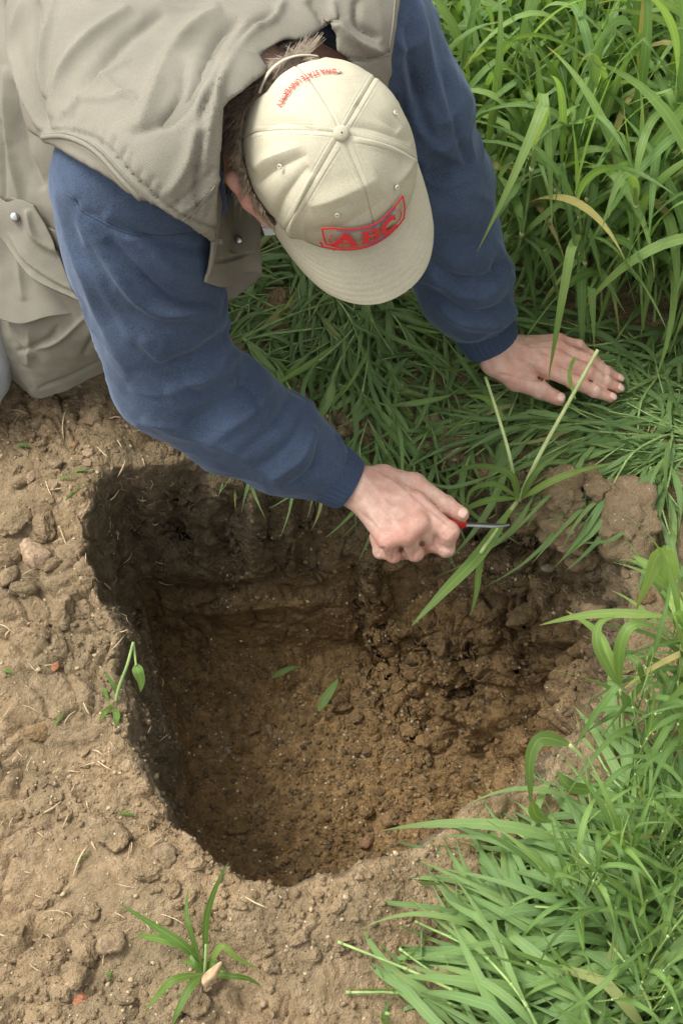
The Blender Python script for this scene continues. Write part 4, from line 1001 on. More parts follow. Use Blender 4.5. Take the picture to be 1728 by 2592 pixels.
def lying(rr, L=.42, tillers=3, fan=.35, wl=.014, mat='leaf_flat', lift=.05, up=0.0):
    """a plant pushed flat: stems run along +X from the root, blades lie and arch low over the ground"""
    pl = Plant(); fl = lambda q: .004
    for k in range(tillers):
        a = rr.gauss(0, fan); d = np.array([math.cos(a), math.sin(a), 0]); h = L*rr.uniform(.6, 1.05); lf = rr.uniform(.3, 1.2)*lift
        st = catmull([np.array([0, 0, .004]), d*h*.2+[0, 0, lf*.9], d*h*.5+[0, 0, lf+.004], d*h*.8+np.array([rr.gauss(0, .015), rr.gauss(0, .02), lf*.6+.004])], 12)
        V, F = tube(st, np.linspace(.0030, .0022, 12), 6); pl.stems.append(mesh('stem', V, F, M['stem']))
        for j in range(4):
            f = [.35, .6, .8, 1.0][j]; i0 = int(f*11); q = st[i0]; td = unit(st[min(11, i0+1)]-st[max(0, i0-1)]); az2 = a+rr.gauss(0, .65)+(.45 if j % 2 else -.45); out = np.array([math.cos(az2), math.sin(az2), 0])
            d0 = td*1.0+out*rr.uniform(.2, .7)+np.array([0, 0, rr.uniform(.05, .8)+up*rr.random()*2]); LL = rr.uniform(.17, .34)*(1 if j else .8)
            pth = leaf_path(q, d0, LL, rr.uniform(.45, 1.25), 15, floor=fl, rr=rr, wob=.42, kink=(rr.uniform(.3, .65), np.array([rr.gauss(0, .9), rr.gauss(0, .9), -.8])) if rr.random() < .30 else None)
            V, F, UV = ribbon(pth, wl*rr.uniform(.6, 1.2), np.cross([0, 0, 1], td+out)+np.array([0, 0, rr.gauss(0, .5)]), .16, rr.gauss(0, 1.3)); pl.leaves.append(mesh('leaf', V, F, M[mat], uv=UV))
            V, F = tube([q-td*.004, q-td*.0015, q+td*.0015, q+td*.004], [.0026, .0031, .0031, .0026], 6); pl.nodes.append(mesh('node', V, F, M['stem']))
    return pl
LSR2 = [r+.006 for r in LSr]+[.05]; RSR2 = [r+.006 for r in RSr]+[.045]
def place(pl, name, loc, rotz, scale, tilt, label, cat, group):
    o = link(name, None, None, tuple(loc)); o.rotation_euler = (tilt[0], tilt[1], rotz) ; o.scale = (scale,)*3; o.rotation_mode = 'XYZ'
    tag(o, label, cat, group)
    L3 = np.array(loc, float); nl_arm = min(np.linalg.norm(L3-ELL), np.linalg.norm(L3-WRL)) < .62; nr_arm = min(np.linalg.norm(L3-ELR), np.linalg.norm(L3-WRR)) < .42; nhand = np.linalg.norm(L3-WRL) < .42
    MW = np.array((Matrix.Translation(Vector(loc)) @ o.rotation_euler.to_matrix().to_4x4() @ Matrix.Scale(scale, 4)))
    lim_in = {'flattened wheat heap at lower right': .90, 'wheat on the right rim': .80, 'half-upright wheat in the heap': .92}.get(group, 0)
    def clear(me):                                            # no blade may pierce an arm or bridge the pit
        if not (nl_arm or nr_arm or lim_in): return True
        v = np.empty(len(me.vertices)*3, np.float32); me.vertices.foreach_get('co', v); v = v.reshape(-1, 3)[::2]@MW[:3, :3].T+MW[:3, 3]
        if lim_in:
            q = v[:, :2]-cen; rr_ = np.hypot(q[:, 0], q[:, 1])/RTAB[((np.arctan2(q[:, 1], q[:, 0])+math.pi)/(2*math.pi)*720).astype(int)]
            if rr_.min() < lim_in or v[:, 0].min() < -.01: return False
        if nl_arm and chain_(v, LSp+[WRL], LSR2).min() < 0: return False
        if nr_arm and chain_(v, RSp+[WRR], RSR2).min() < 0: return False
        return not (nhand and fL(v).min() < .002)
    for nm, ms in (('stem', pl.stems), ('leaf', pl.leaves), ('node', pl.nodes)):
        for me in ms:
            if clear(me): link(nm, me, o)
    return o
rw = random.Random(21)
STAND = [standing(rw, rw.uniform(.40, .50), rw.choice([2, 3, 3]), .03, rw.uniform(.0098, .0140)) for _ in range(20)]
LIE = [lying(rw, rw.uniform(.34, .46), rw.choice([2, 3]), .30, rw.uniform(.0135, .0185), lift=rw.uniform(.015, .045)) for _ in range(12)]
PILE = [lying(rw, rw.uniform(.20, .30), 3, .6, rw.uniform(.0120, .0175), lift=rw.uniform(.03, .085), up=.38) for _ in range(12)]
def inframe(p, m=120):
    x, y, f = proj(np.asarray(p, float)); return -m < x < 1728+m and -m < y < 2592+m
# standing crop: boundary of the crop runs away from the camera on the right
spots = []
for yy in np.arange(1.47, 3.1, .046):
    for xx in np.arange(-.25, 1.3, .046):
        x = xx+rw.gauss(0, .016); y = yy+rw.gauss(0, .016)
        if y < 1.47+.25*max(0, .42-x)-.16*max(0, min(.3, x-.42)): continue
        if x < .22+.10*(y-1.5) and y < 1.75: continue
        if x < .10-.05*(y-1.75): continue
        spots.append((x, y))
vis = []; rest = []
for (x, y) in spots:
    c = [(x, y, 0.), (x, y, .25), (x, y, .5)]
    (vis if any(inframe(q, 60) for q in c) else rest).append((x, y))
vis.sort(key=lambda q: q[1]); 
if len(vis) > 290: rest += vis[290:]; vis = vis[:290]
for i, (x, y) in enumerate(vis):
    edge = max(0, 1-(y-1.45)/.35)
    place(rw.choice(STAND), 'wheat_plant', (x, y, float(gh(x, y)[0])-.004), rw.uniform(0, 6.28), rw.uniform(.85, 1.12), (rw.gauss(.0+.10*edge, .09), rw.gauss(0, .09)), 'green wheat plant standing among the upright crop beside and behind the left arm', 'wheat', 'standing wheat crop')
if rest:
    parts = []; MV = []; MF = []; MU = []; k = 0
    for (x, y) in rest:
        pl = rw.choice(STAND); a = rw.uniform(0, 6.28); R_ = np.array([[math.cos(a), -math.sin(a), 0], [math.sin(a), math.cos(a), 0], [0, 0, 1]])
        for me in pl.leaves:
            v = np.empty(len(me.vertices)*3, np.float32); me.vertices.foreach_get('co', v); v = v.reshape(-1, 3)@R_.T+np.array([x, y, 0]); MV.append(v); MF.append(gridF(len(v)//3, 3)+k); k += len(v)
            s_ = np.repeat(np.linspace(0, 1, len(v)//3), 3); MU.append(np.stack([np.tile([0, .5, 1.], len(v)//3), s_], 1))
    o = obj('wheat_crop', np.vstack(MV), np.vstack(MF), M['leaf'], uv=np.vstack(MU)); tag(o, 'dense mass of green wheat further back in the field', 'wheat', kind='stuff')
# flattened plants around the left hand and behind the pit
def flat(px, py, deg, sc, label, group, src=None, z=None, tilt=None):
    p = P(px, py, 0); p[2] = float(gh(p[0], p[1])[0])-.004 if z is None else z
    return place(rw.choice(src or LIE), 'trampled_wheat_plant', p, math.radians(deg), sc, tilt or (rw.gauss(0, .04), rw.gauss(0, .04)), label, 'wheat', group)
LB1 = 'wheat plant trampled flat on the soil behind the pit, around the left hand'
for i in range(58):
    u = rw.random(); px = rw.uniform(1120, 1800); py = rw.uniform(850, 1150)
    if py > 950+.33*(px-1150) and px < 1640: continue
    if py > 1060 and px < 1230: continue
    flat(px, py, rw.choice([rw.gauss(5, 30), rw.gauss(0, 40), rw.gauss(185, 30), rw.gauss(235, 40)]), rw.uniform(.45, .75), LB1, 'trampled wheat behind the pit')
for i in range(105):
    px = rw.uniform(1340, 1800); py = rw.uniform(960, 1270)
    if py > 1035+.40*(px-1340): continue
    flat(px, py, rw.choice([rw.gauss(10, 40), rw.gauss(190, 25)]), rw.uniform(.35, .55), LB1, 'trampled wheat behind the pit')
LB2 = 'bent wheat plant in the shade beneath the chest and cap'
for i in range(105):
    px = rw.uniform(600, 1190); py = rw.uniform(640, 935)
    flat(px, py, rw.uniform(0, 360), rw.uniform(.35, .65), LB2, 'shaded wheat under the person')
for (px, py, deg, sc) in [(1000,1010,185,.62),(1040,990,200,.6),(960,985,190,.55),(740,985,262,.42),(640,965,255,.40),(690,930,230,.55),(800,930,200,.5),(1090,1060,265,.5),(1130,1010,235,.6),(1010,1070,262,.45),(930,1060,275,.42)]:
    flat(px, py, deg, sc, 'limp wheat plant drooping over the far rim of the pit', 'wheat on the far rim', tilt=(rw.gauss(0, .05), rw.uniform(.10, .35)))
# heap of flattened wheat at the near right
LB3 = 'flattened broad-bladed wheat plant in the heap at the lower right'
for i in range(95):
    u = rw.random(); px = rw.uniform(1230, 1900); py = rw.uniform(2190, 2800)
    lim = np.interp(py, [2190, 2330, 2480, 2700], [1720, 1540, 1370, 1290])
    if px < lim: px = lim+rw.uniform(0, 300)
    flat(px, py, rw.choice([rw.gauss(205, 35), rw.gauss(270, 45), rw.gauss(150, 35)]), rw.uniform(.6, .88), LB3, 'flattened wheat heap at lower right', src=PILE if rw.random() < .7 else LIE)
for i in range(20):
    px = rw.uniform(1650, 1860); py = rw.uniform(2000, 2260)
    flat(px, py, rw.gauss(225, 60), rw.uniform(.5, .7), LB3, 'flattened wheat heap at lower right', src=PILE)
for i in range(22):
    px = rw.uniform(1380, 1800); py = rw.uniform(2120, 2620)
    if px < 1400+.5*max(0, 2420-py): px += 180
    p = P(px, py, 0); p[2] = float(gh(p[0], p[1])[0])-.004
    place(rw.choice(STAND), 'rising_wheat_plant', p, rw.uniform(0, 6.28), rw.uniform(.40, .58), (rw.gauss(.15, .2), rw.gauss(-.45, .25)), 'half-upright wheat plant rising out of the heap at the lower right', 'wheat', 'half-upright wheat in the heap')
# upright, nodding plants on the right rim
LB4 = 'short upright wheat plant with nodding blades on the right rim of the pit'
for (px, py, sc) in [(1680,1780,.60),(1700,1840,.66),(1600,1870,.62),(1720,1700,.60),(1600,1975,.5),(1660,1960,.62),(1740,1960,.66),(1600,2060,.5),(1690,1640,.55),(1790,1780,.7),(1800,1900,.7),(1640,2140,.5)]:
    p = P(px, py, 0); p[2] = float(gh(p[0], p[1])[0])-.004
    place(rw.choice(STAND), 'rim_wheat_plant', p, rw.uniform(0, 6.28), sc, (rw.gauss(.05, .10), rw.gauss(-.14, .10)), LB4, 'wheat', 'wheat on the right rim')

# single plants that can be told apart
def own_plant(name, base, blades, stems, label, cat='wheat plant', mat='leaf_own', stem_mat='stem_pale', fold=.25):
    b0 = P(*base); o = link(name, None, None, tuple(b0)); tag(o, label, cat)
    for st in stems:
        *pts, r = st; pth = catmull([P(*q) for q in pts], 14); V, F = tube(pth-b0, np.linspace(r, r*.8, 14), 7); obj('stem', V, F, M[stem_mat], o)
    for bl in blades:
        *pts, w, tw = bl; pth = catmull([P(*q) for q in pts], 16); t0 = unit(pth[1]-pth[0])
        V, F, UV = ribbon(pth-b0, w, np.cross(t0, unit(CAM-pth[0])), fold, tw); obj('leaf', V, F, M[mat], o, uv=UV)
    return o
own_plant('edge_wheat_plant', (1312,1265,.005),
 [[(1290,1290,.03),(1215,1400,.05),(1120,1500,.045),(1040,1585,.03),.017,.5], [(1225,1390,.05),(1212,1440,.03),(1205,1500,.0),(1190,1560,-.04),.009,.3], [(1310,1260,.01),(1250,1225,.04),(1190,1245,.02),(1180,1310,-.02),.008,.4], [(1305,1262,.01),(1240,1265,.04),(1180,1290,.02),(1165,1330,-.01),.009,-.4],
  [(1310,1262,.01),(1290,1200,.06),(1200,1180,.05),(1120,1215,.01),.011,.5], [(1320,1262,.01),(1390,1220,.05),(1470,1190,.05),(1560,1170,.02),.010,.3], [(1318,1262,.01),(1360,1190,.06),(1440,1130,.07),.009,.2], [(1455,1010,.11),(1440,950,.10),(1455,905,.12),(1470,930,.10),.006,.2], [(1275,1060,.08),(1230,1010,.08),(1180,1000,.05),.009,.2]],
 [[(1312,1268,.0),(1360,1160,.05),(1440,1015,.10),(1512,885,.15),.0034], [(1308,1268,.0),(1290,1160,.06),(1262,1060,.09),(1228,955,.10),.0028], [(1306,1272,.0),(1270,1320,.03),(1215,1400,.05),.0034]],
 'wheat plant rooted on the pit edge, one long pale blade hanging into the pit')
own_plant('wheat_sprig', (292,1790,.003),
 [[(345,1680,.05),(350,1700,.05),(358,1725,.04),(356,1752,.03),.014,.2], [(300,1760,.01),(285,1730,.02),(265,1700,.02),.006,.2], [(290,1790,.005),(268,1800,.012),(250,1830,.004),.008,.3], [(292,1792,.005),(296,1815,.01),(292,1840,.004),.009,.3], [(262,1740,.006),(270,1760,.01),(282,1790,.005),.005,0]],
 [[(290,1795,.0),(300,1745,.02),(322,1685,.05),(338,1625,.07),.0024], [(338,1627,.07),(341,1650,.06),(345,1685,.05),.0018]], 'bent green sprig with one drooping leaf on the left rim', 'sprig', 'leaf_dark', 'stem')
own_plant('grass_tuft', (515,2470,.004),
 [[(520,2440,.01),(522,2330,.06),(545,2250,.10),(580,2180,.13),.0075,.4], [(515,2440,.01),(460,2390,.04),(385,2340,.05),(300,2285,.06),.011,.5], [(470,2400,.03),(420,2380,.035),(370,2370,.03),(345,2365,.03),.009,.3], [(512,2465,.01),(440,2480,.03),(400,2520,.015),(365,2560,.005),.009,.3], [(510,2470,.01),(480,2500,.02),(450,2560,.015),(435,2600,.005),.010,.4], [(520,2465,.01),(580,2470,.03),(630,2478,.02),(665,2500,.006),.007,.3], [(525,2450,.01),(560,2395,.04),(600,2425,.03),(660,2455,.01),.008,.5], [(515,2455,.01),(480,2350,.05),(472,2300,.05),(478,2240,.04),.006,.3], [(510,2460,.01),(490,2440,.02),(460,2430,.015),.008,.2], [(522,2455,.01),(540,2440,.02),(575,2460,.008),.009,.2]],
 [[(515,2475,.0),(490,2430,.02),(455,2385,.035),.0028], [(517,2475,.0),(520,2440,.02),(522,2390,.035),.0022]], 'small green grass tuft growing in the bare soil at the bottom left', 'grass tuft', 'leaf_dark', 'stem')
own_plant('fallen_leaf', (820,1800,-.42), [[(805,1800,-.435),(825,1765,-.425),(845,1735,-.42),(856,1716,-.415),.014,.4]], [], 'single green wheat blade fallen on the pit floor', 'leaf', 'leaf')
own_plant('fallen_leaf', (700,1715,-.42), [[(690,1715,-.43),(715,1700,-.425),(740,1690,-.425),(760,1688,-.43),.010,.4]], [], 'short dull green blade lying at the foot of the far wall', 'leaf', 'leaf_flat')
own_plant('nodding_wheat_plant', (1500,2085,.01), [[(1440,1885,.15),(1370,1870,.17),(1340,1930,.15),(1345,2040,.10),.018,.35], [(1345,2030,.11),(1360,2070,.08),(1400,2080,.07),.014,.3], [(1500,2000,.06),(1440,1990,.08),(1410,1950,.09),.014,.4]],
 [[(1505,2090,.0),(1490,1990,.06),(1480,1930,.12),(1440,1885,.15),.003]], 'wheat plant with one broad folded leaf nodding over the near right rim')
own_plant('arching_wheat_plant', (1579,1900,.0), [[(1568,1741,.12),(1566,1650,.18),(1590,1588,.21),(1640,1582,.20),(1700,1625,.17),.014,.4], [(1566,1741,.12),(1512,1640,.17),(1516,1580,.19),(1556,1560,.20),.011,.4], [(1570,1745,.12),(1545,1680,.14),(1510,1600,.15),(1430,1545,.15),.013,.4], [(1690,1560,.2),(1560,1552,.19),(1455,1561,.17),(1362,1583,.14),.011,.5]],
 [[(1579,1905,.0),(1576,1820,.06),(1568,1741,.12),.003]], 'wheat plant with pale arching blades leaning over the right wall of the pit')
own_plant('broad_wheat_plant', (1745,1750,.0), [[(1692,1488,.2),(1690,1430,.24),(1668,1405,.25),(1640,1470,.22),(1606,1550,.18),.026,.4], [(1692,1492,.2),(1650,1440,.22),(1600,1405,.22),.014,.3], [(1692,1492,.2),(1720,1560,.2),(1728,1650,.16),.016,.3]],
 [[(1747,1755,.0),(1725,1620,.1),(1692,1488,.2),.003]], 'wheat plant with one broad pale blade folded over near the right picture edge')

# ------------------------------------------------------------------ clods, stones, straw, crumbs
import bmesh
def lump(seed, sub=2, blocky=.3, flat=.75, amp=.28):
    bm = bmesh.new(); bmesh.ops.create_icosphere(bm, subdivisions=sub, radius=1.0); V = np.array([v.co[:] for v in bm.verts]); F = np.array([[v.index for v in f.verts] for f in bm.faces]); bm.free()
    n = V/np.linalg.norm(V, axis=1, keepdims=True); r0 = np.random.default_rng(seed+50); npl = 15
    A = r0.normal(0, 1, (npl, 3)); A /= np.linalg.norm(A, axis=1, keepdims=True); dd = r0.uniform(.72, 1.05, npl)
    rad = np.min(np.where(n@A.T > .12, dd/np.maximum(n@A.T, .12), 9.), axis=1); rad = np.minimum(rad, 1.35)
    rad = rad*(1-.35*(1-blocky))+.35*(1-blocky)
    V = n*rad[:, None]
    d = amp*.45*noise3(V+seed*7.3, .8, seed)+amp*.35*noise3(V+seed*3.1, .33, seed+3)
    if sub > 2:
        f1, f2, idd_ = worley(V+seed*5.0, .45, seed); d += .16*(idd_-.5)-.10*np.exp(-((f2-f1)/.07)**2)+.06*noise3(V+seed, .16, seed+9)+.03*noise3(V+seed, .07, seed+11)
    V = V+n*d[:, None]; V[:, 2] *= flat
    r = np.random.default_rng(seed); V[:, 0] *= r.uniform(.9, 1.3); V[:, 1] *= r.uniform(.75, 1.0)
    return V, F
def lump_meshes(name, n, mat, sub=2, **kw):
    return [mesh(name, *lump(100+i, sub, **kw), mat) for i in range(n)]
CL = {m: lump_meshes('soil_clod', 7, SOIL if m != 'clod_ochre' else M[m], 4, blocky=.9, amp=.30) for m in ('clod', 'clod_dark', 'clod_ochre')}
ST = {m: lump_meshes('stone', 4, M[m], 3, blocky=.6, amp=.12) for m in ('stone_pale', 'stone_pink', 'stone_grey', 'stone_brown', 'stone_red')}
rl = random.Random(5)
def put(me, name, p, n_, size, label, cat, group=None, sink=.35, flat=1.0, rot=None):
    o = link(name, me, None, tuple(np.asarray(p)+np.asarray(n_)*size*(.75-sink)*flat*.8)); o.scale = (size, size, size*flat)
    q = Vector(n_).lerp(Vector((0, 0, 1)), .4).to_track_quat('Z', 'Y'); o.rotation_mode = 'QUATERNION'
    o.rotation_quaternion = q @ Matrix.Rotation(rot if rot is not None else rl.uniform(0, 6.28), 4, 'Z').to_quaternion()
    tag(o, label, cat, group); return o
for (px, py, s, m, lab, nm, fl) in [
 (280,2392,.0165,'stone_grey','rounded tan stone left of the grass tuft','pebble',1.0), (927,2132,.0100,'stone_brown','rounded reddish brown pebble near the front of the pit floor','pebble',1.1),
 (1385,1440,.0105,'stone_pale','pale cream stone stuck in the right pit wall','stone',.9), (1331,1399,.0050,'stone_pale','tiny white stone in the upper right pit wall','stone',.9),
 (225,1150,.0095,'stone_pink','angular pinkish stone on the soil behind the left pit corner','stone',.8), (222,1172,.0075,'stone_pink','smaller pink chip touching the angular pinkish stone','stone',.6), (80,1208,.0080,'stone_pink','small flat pink chip by the left picture edge','stone',.6),
 (200,2530,.0100,'stone_red','orange-red chip on the soil at the bottom left','stone',.6), (22,1462,.0150,'stone_grey','grey stone half buried at the left picture edge','stone',.8), (62,1490,.0190,'clod','rounded brown clod beside the half buried grey stone','clod',.8),
 (86,1405,.0190,'stone_pink','long pinkish-brown stone on the left soil above the grey stone','stone',.8), (192,1128,.0068,'stone_brown','small mauve-brown pebble behind the angular pinkish stone','pebble',1.0), (132,1425,.0120,'clod','round clod just right of the long pinkish stone','clod',.9),
 (100,1855,.0130,'clod_ochre','yellowish crumbling chip on the left soil','stone',.5), (140,1690,.0065,'stone_red','tiny orange chip on the left soil','stone',.8), (252,2090,.0115,'clod','lone tan clod on the soil left of the near corner','clod',.7), (235,2310,.0110,'clod','round clod on the smooth dark patch at the lower left','clod',.8),
 (680,1846,.0080,'stone_pink','flat pinkish stone in the middle of the pit floor','stone',.6), (576,1900,.0055,'stone_pale','small white stone on the left of the pit floor','stone',.9), (862,1790,.0140,'clod_ochre','ochre lump at the right of the pit floor under the far wall','clod',.8), (905,1820,.0110,'clod_ochre','ochre lump just below the larger ochre lump','clod',.8),
 (920,1908,.0085,'stone_pale','pale chip on the right of the pit floor','stone',.6), (651,2038,.0055,'stone_pale','small white stone in the middle left of the pit floor','stone',.9), (990,2075,.0170,'clod_ochre','rusty orange clod at the front right of the pit floor','clod',1.0), (615,2195,.0200,'clod','reddish-brown flat slab at the front of the pit floor','clod',.5), (770,2190,.0150,'clod_ochre','ochre lump at the very front of the pit floor','clod',.6),
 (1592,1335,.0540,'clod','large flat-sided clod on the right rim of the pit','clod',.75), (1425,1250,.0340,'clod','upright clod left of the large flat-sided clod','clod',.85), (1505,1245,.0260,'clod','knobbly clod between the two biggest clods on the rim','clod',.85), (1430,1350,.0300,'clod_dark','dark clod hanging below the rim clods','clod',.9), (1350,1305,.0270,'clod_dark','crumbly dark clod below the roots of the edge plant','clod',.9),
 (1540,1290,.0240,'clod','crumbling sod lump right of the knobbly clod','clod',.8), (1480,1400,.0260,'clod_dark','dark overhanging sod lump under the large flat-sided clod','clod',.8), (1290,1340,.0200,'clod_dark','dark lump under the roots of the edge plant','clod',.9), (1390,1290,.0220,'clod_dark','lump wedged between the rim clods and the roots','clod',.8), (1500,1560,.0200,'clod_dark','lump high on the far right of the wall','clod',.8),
 (165,1560,.0240,'clod','big pale clod perched on the left rim','clod',.8), (240,1055,.0210,'clod','brown clod behind the pit, below the vest hem','clod',.8), (150,1645,.0150,'clod','squat clod below the perched pale clod','clod',.7), (50,1310,.0230,'clod','flat cracked crust lump by the left picture edge','clod',.5), (110,1335,.0180,'clod','small tan block beside the cracked crust lump','clod',.8),
 (420,2168,.0165,'stone_grey','grey lumpy clod on the near left corner of the pit','clod',.9), (380,2205,.0165,'clod','clod below the grey lumpy one on the near corner','clod',.8), (500,2190,.0100,'clod','small clod on the lip right of the grey lumpy one','clod',.8), (1330,1560,.0220,'clod_dark','blocky dark ped standing out of the right wall','clod',1.0), (1140,1590,.0130,'clod_ochre','small ochre block in the right wall','clod',1.0), (1120,1640,.0150,'clod_ochre','ochre nodule in the middle of the right wall','clod',1.0), (1030,1690,.0130,'clod_ochre','pale ochre block on the ridge of the right wall','clod',1.0), (1220,1545,.0150,'clod_dark','brown ped in the middle of the right wall','clod',1.0)]:
    p, n_ = hit(px, py); ms = ST[m] if m in ST else CL[m]; put(rl.choice(ms), nm if nm != 'clod' else 'soil_clod', p, n_, s, lab, nm if nm != 'clod' else 'clod', None, .45 if s < .024 else .25, fl)
# dry leaf on the tuft
g = net([[P(*q) for q in r] for r in [[(512,2475,.036),(530,2455,.040),(560,2434,.046)], [(512,2488,.042),(536,2472,.050),(561,2436,.046)], [(520,2500,.036),(545,2478,.042),(562,2438,.044)]]], 10, 10).reshape(-1, 3)
o = obj('dry_leaf', g, gridF(10, 10), simple('dry_leaf_tissue', (.33, .235, .13), .8, .35, 70, 200, .001)); o.modifiers.new('Solidify', 'SOLIDIFY').thickness = .001; tag(o, 'small dry tan leaf lying on the grass tuft', 'leaf')
# countless-looking but separate clods: same look, same label per place
def scatter(n, region, sizes, mats, label, group, cond, sink=.35):
    c = 0; tries = 0
    while c < n and tries < n*30:
        tries += 1; x = rl.uniform(region[0], region[1]); y = rl.uniform(region[2], region[3]); r = inside_pit(x, y)
        if not cond(x, y, r): continue
        p, n_ = drop(x, y); s = sizes[0]*(sizes[1]/sizes[0])**(rl.random()**2.2); put(rl.choice(CL[rl.choice(mats)]), 'soil_clod', p, n_, s, label, 'clod', group, sink+rl.uniform(.1, .3), rl.uniform(.6, 1.0)); c += 1
scatter(105, (-.62, -.05, .38, 1.50), (.006, .022), ['clod'], 'small dry clod lying on the bare soil left of the pit', 'clods on the bare soil', lambda x, y, r: 1.04 < r and noise3(np.array([[x, y, 0]]), .13, 60)[0] > -.35)
scatter(45, (-.30, .02, .46, .66), (.0045, .012), ['clod', 'clod', 'clod_dark'], 'small crumbly clod on the near lip of the pit', 'clods on the near lip', lambda x, y, r: 1.02 < r < 1.32)
scatter(70, (-.30, .25, .65, 1.25), (.0045, .014), ['clod_dark', 'clod_dark', 'clod_ochre'], 'small moist clod in the rubble on the pit floor', 'clods on the pit floor', lambda x, y, r: r < .80)
scatter(40, (.05, .42, .85, 1.30), (.005, .015), ['clod_dark', 'clod', 'clod_ochre'], 'crumbly clod on the broken right side of the pit', 'clods on the right wall', lambda x, y, r: .78 < r < 1.12 and x > .10)
# straw
def straw(px, py, deg, L, w):
    p, n_ = hit(px, py); a = math.radians(deg); d = np.array([math.cos(a), math.sin(a), 0]); d = unit(d-n_*(d@n_))
    pts = [p+d*L*(t-.5)+n_*(.002+.003*math.sin(math.pi*t))+np.cross(n_, d)*L*.06*math.sin(t*3+deg) for t in np.linspace(0, 1, 6)]
    V, F = tube(np.array(pts)-p, np.array([.4, .9, 1, 1, .8, .3])*w, 6, True, .45); o = link('straw_piece', mesh('straw_piece', V, F, M['straw']), None, tuple(p)); return o
for i, (px, py, deg, L, w, lab) in enumerate([(168,1080,75,.050,.0022,'pale straw length standing out below the vest hem'), (205,2180,62,.040,.0024,'pale straw length at the lower left of the pit'), (30,2390,-32,.075,.0020,'long curved straw at the lower left picture edge'), (280,1255,85,.032,.0016,'thin straw by the upper left pit corner'), (165,1365,-60,.034,.0018,'straw lying over the left rim'), (125,1240,-60,.028,.0016,'short broken straw on the left soil'), (145,1238,15,.026,.0016,'grey straw crossing the short broken straw'), (135,2040,35,.030,.0020,'pale chip of straw on the lower left soil'), (650,2285,-28,.030,.0018,'straw on the near lip of the pit'), (440,2330,-25,.034,.0014,'thin straw near the grass tuft'), (836,1705,60,.020,.0014,'thin straw at the foot of the far wall'), (985,1910,38,.022,.0012,'thin straw on the right of the pit floor')]):
    tag(straw(px, py, deg, L, w), lab, 'straw')
for i in range(120):
    px, py = rl.uniform(0, 420), rl.uniform(1020, 2560)
    if i > 92: px, py = rl.uniform(1120, 1500), rl.uniform(960, 1330)
    tag(straw(px, py, rl.uniform(0, 180), rl.uniform(.010, .030), rl.uniform(.0007, .0016)), 'short dry straw bit scattered on the soil surface', 'straw', 'scattered straw bits')
for (px, py, dx, dy, w) in [(45,1128,36,8,.007),(150,1215,55,-12,.004),(165,1270,62,-55,.003),(190,1195,40,0,.005),(12,1700,24,8,.006),(140,1840,24,-34,.004),(300,2060,46,8,.004),(190,2190,40,-30,.003),(275,2460,8,26,.005)]:
    p, _ = hit(px, py); q, _ = hit(px+dx, py+dy); m_ = (p+q)/2+np.array([0, 0, .006]); pth = catmull([p+[0, 0, .003], m_, q+[0, 0, .003]], 8); V, F, UV = ribbon(pth-p, w, np.cross(unit(q-p), [0, 0, 1]), .2, .2)
    o = link('leaf_scrap', mesh('leaf_scrap', V, F, M['leaf_dark'], uv=UV), None, tuple(p)); tag(o, 'small torn green leaf scrap on the bare soil left of the pit', 'leaf scrap', 'leaf scraps on the soil')
# uncountable crumbs and fine rootlets
base = [lump(300+i, 1, blocky=.8, flat=.8, amp=.3) for i in range(8)]
def crumbs(name, n, region, cond, mat, label, smin_, smax_):
    VV = []; FF = []; k = 0; c = 0; t = 0; nn = np.random.default_rng(len(label)*7+n)
    while c < n and t < n*12:
        t += 1; x = nn.uniform(region[0], region[1]); y = nn.uniform(region[2], region[3])
        if not cond(x, y): continue
        p, n_ = drop(x, y); s = smin_*(smax_/smin_)**(nn.random()**2.5); V, F = base[nn.integers(8)]; a = nn.uniform(0, 6.28)
        R_ = np.array([[math.cos(a), -math.sin(a), 0], [math.sin(a), math.cos(a), 0], [0, 0, 1]]); VV.append(V@R_.T*s+p+n_*s*.25); FF.append(F+k); k += len(V); c += 1
    o = obj(name, np.vstack(VV), np.vstack(FF), mat); tag(o, label, 'soil crumbs', kind='stuff')
def patchy(x, y, s, th): return noise3(np.array([[x, y, 3.]]), s, 61)[0] > th
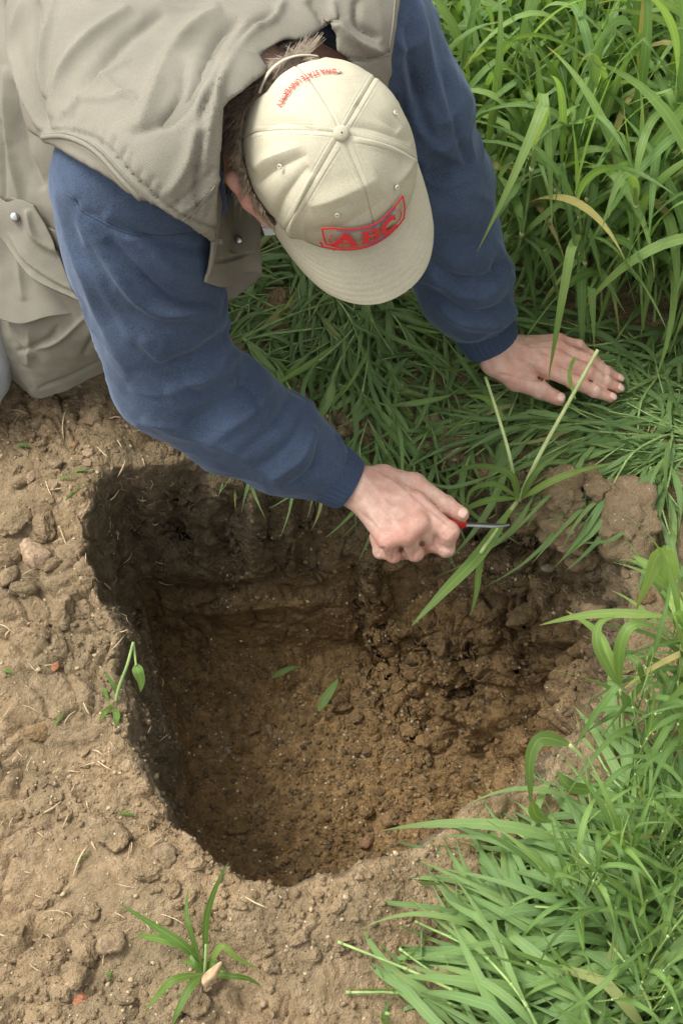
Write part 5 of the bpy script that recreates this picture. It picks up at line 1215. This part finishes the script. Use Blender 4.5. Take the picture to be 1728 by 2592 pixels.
crumbs('soil_crumbs', 3800, (-.62, .30, .36, 1.50), lambda x, y: inside_pit(x, y) > 1.0 and not (x > .12 and y < .75) and patchy(x, y, .12, .05+.5*(random.random()-.5)), SOIL, 'fine dry crumbs strewn over the bare soil', .0012, .0048)
crumbs('pit_crumbs', 3600, (-.32, .36, .62, 1.28), lambda x, y: inside_pit(x, y) < .97, SOIL, 'fine moist crumbs on the pit floor and walls', .0014, .0050)
crumbs('ochre_crumbs', 1500, (-.32, .36, .62, 1.28), lambda x, y: inside_pit(x, y) < .92, simple('ochre_crumb_soil', (.25, .165, .080), .95, .4, 60), 'ochre crumbs scattered over the pit floor', .0015, .0048)
crumbs('dark_crumbs', 1500, (-.32, .36, .62, 1.28), lambda x, y: inside_pit(x, y) < .98, simple('dark_crumb_soil', (.105, .076, .044), .95, .4, 60), 'dark topsoil crumbs fallen over the pit floor', .0015, .0052)
crumbs('pale_crumbs', 1300, (-.62, .30, .36, 1.50), lambda x, y: inside_pit(x, y) > 1.0 and not (x > .12 and y < .75), simple('pale_crumb_soil', (.33, .26, .155), .95, .3, 60), 'pale dry crumbs scattered over the bare soil', .0010, .0036)
crumbs('pale_grit', 650, (-.32, .36, .62, 1.28), lambda x, y: inside_pit(x, y) < .9, M['stone_pale'], 'tiny pale grit specks on the pit floor', .0008, .0032)
RV = []
for i in range(260):
    if i % 3: px, py = rl.uniform(1000, 1560), rl.uniform(1200, 1640)
    else: px, py = rl.uniform(230, 480), rl.uniform(1200, 1560)
    p, n_ = hit(px, py); d = unit(np.array([rl.gauss(0, 1), rl.gauss(0, 1), rl.gauss(-.3, .8)])); d = unit(d-n_*(d@n_)*.8); L = rl.uniform(.008, .026); b_ = np.cross(n_, d)
    RV.append(tube([p+n_*.001, p+d*L*.35+n_*.004+b_*L*.1, p+d*L*.7+n_*.004-b_*L*.1, p+d*L+n_*.001], rl.uniform(.00018, .0004), 4))
V, F = join(RV); o = obj('rootlets', V, F, M['root']); tag(o, 'fine hair roots sticking out of the pit walls', 'roots', kind='stuff')
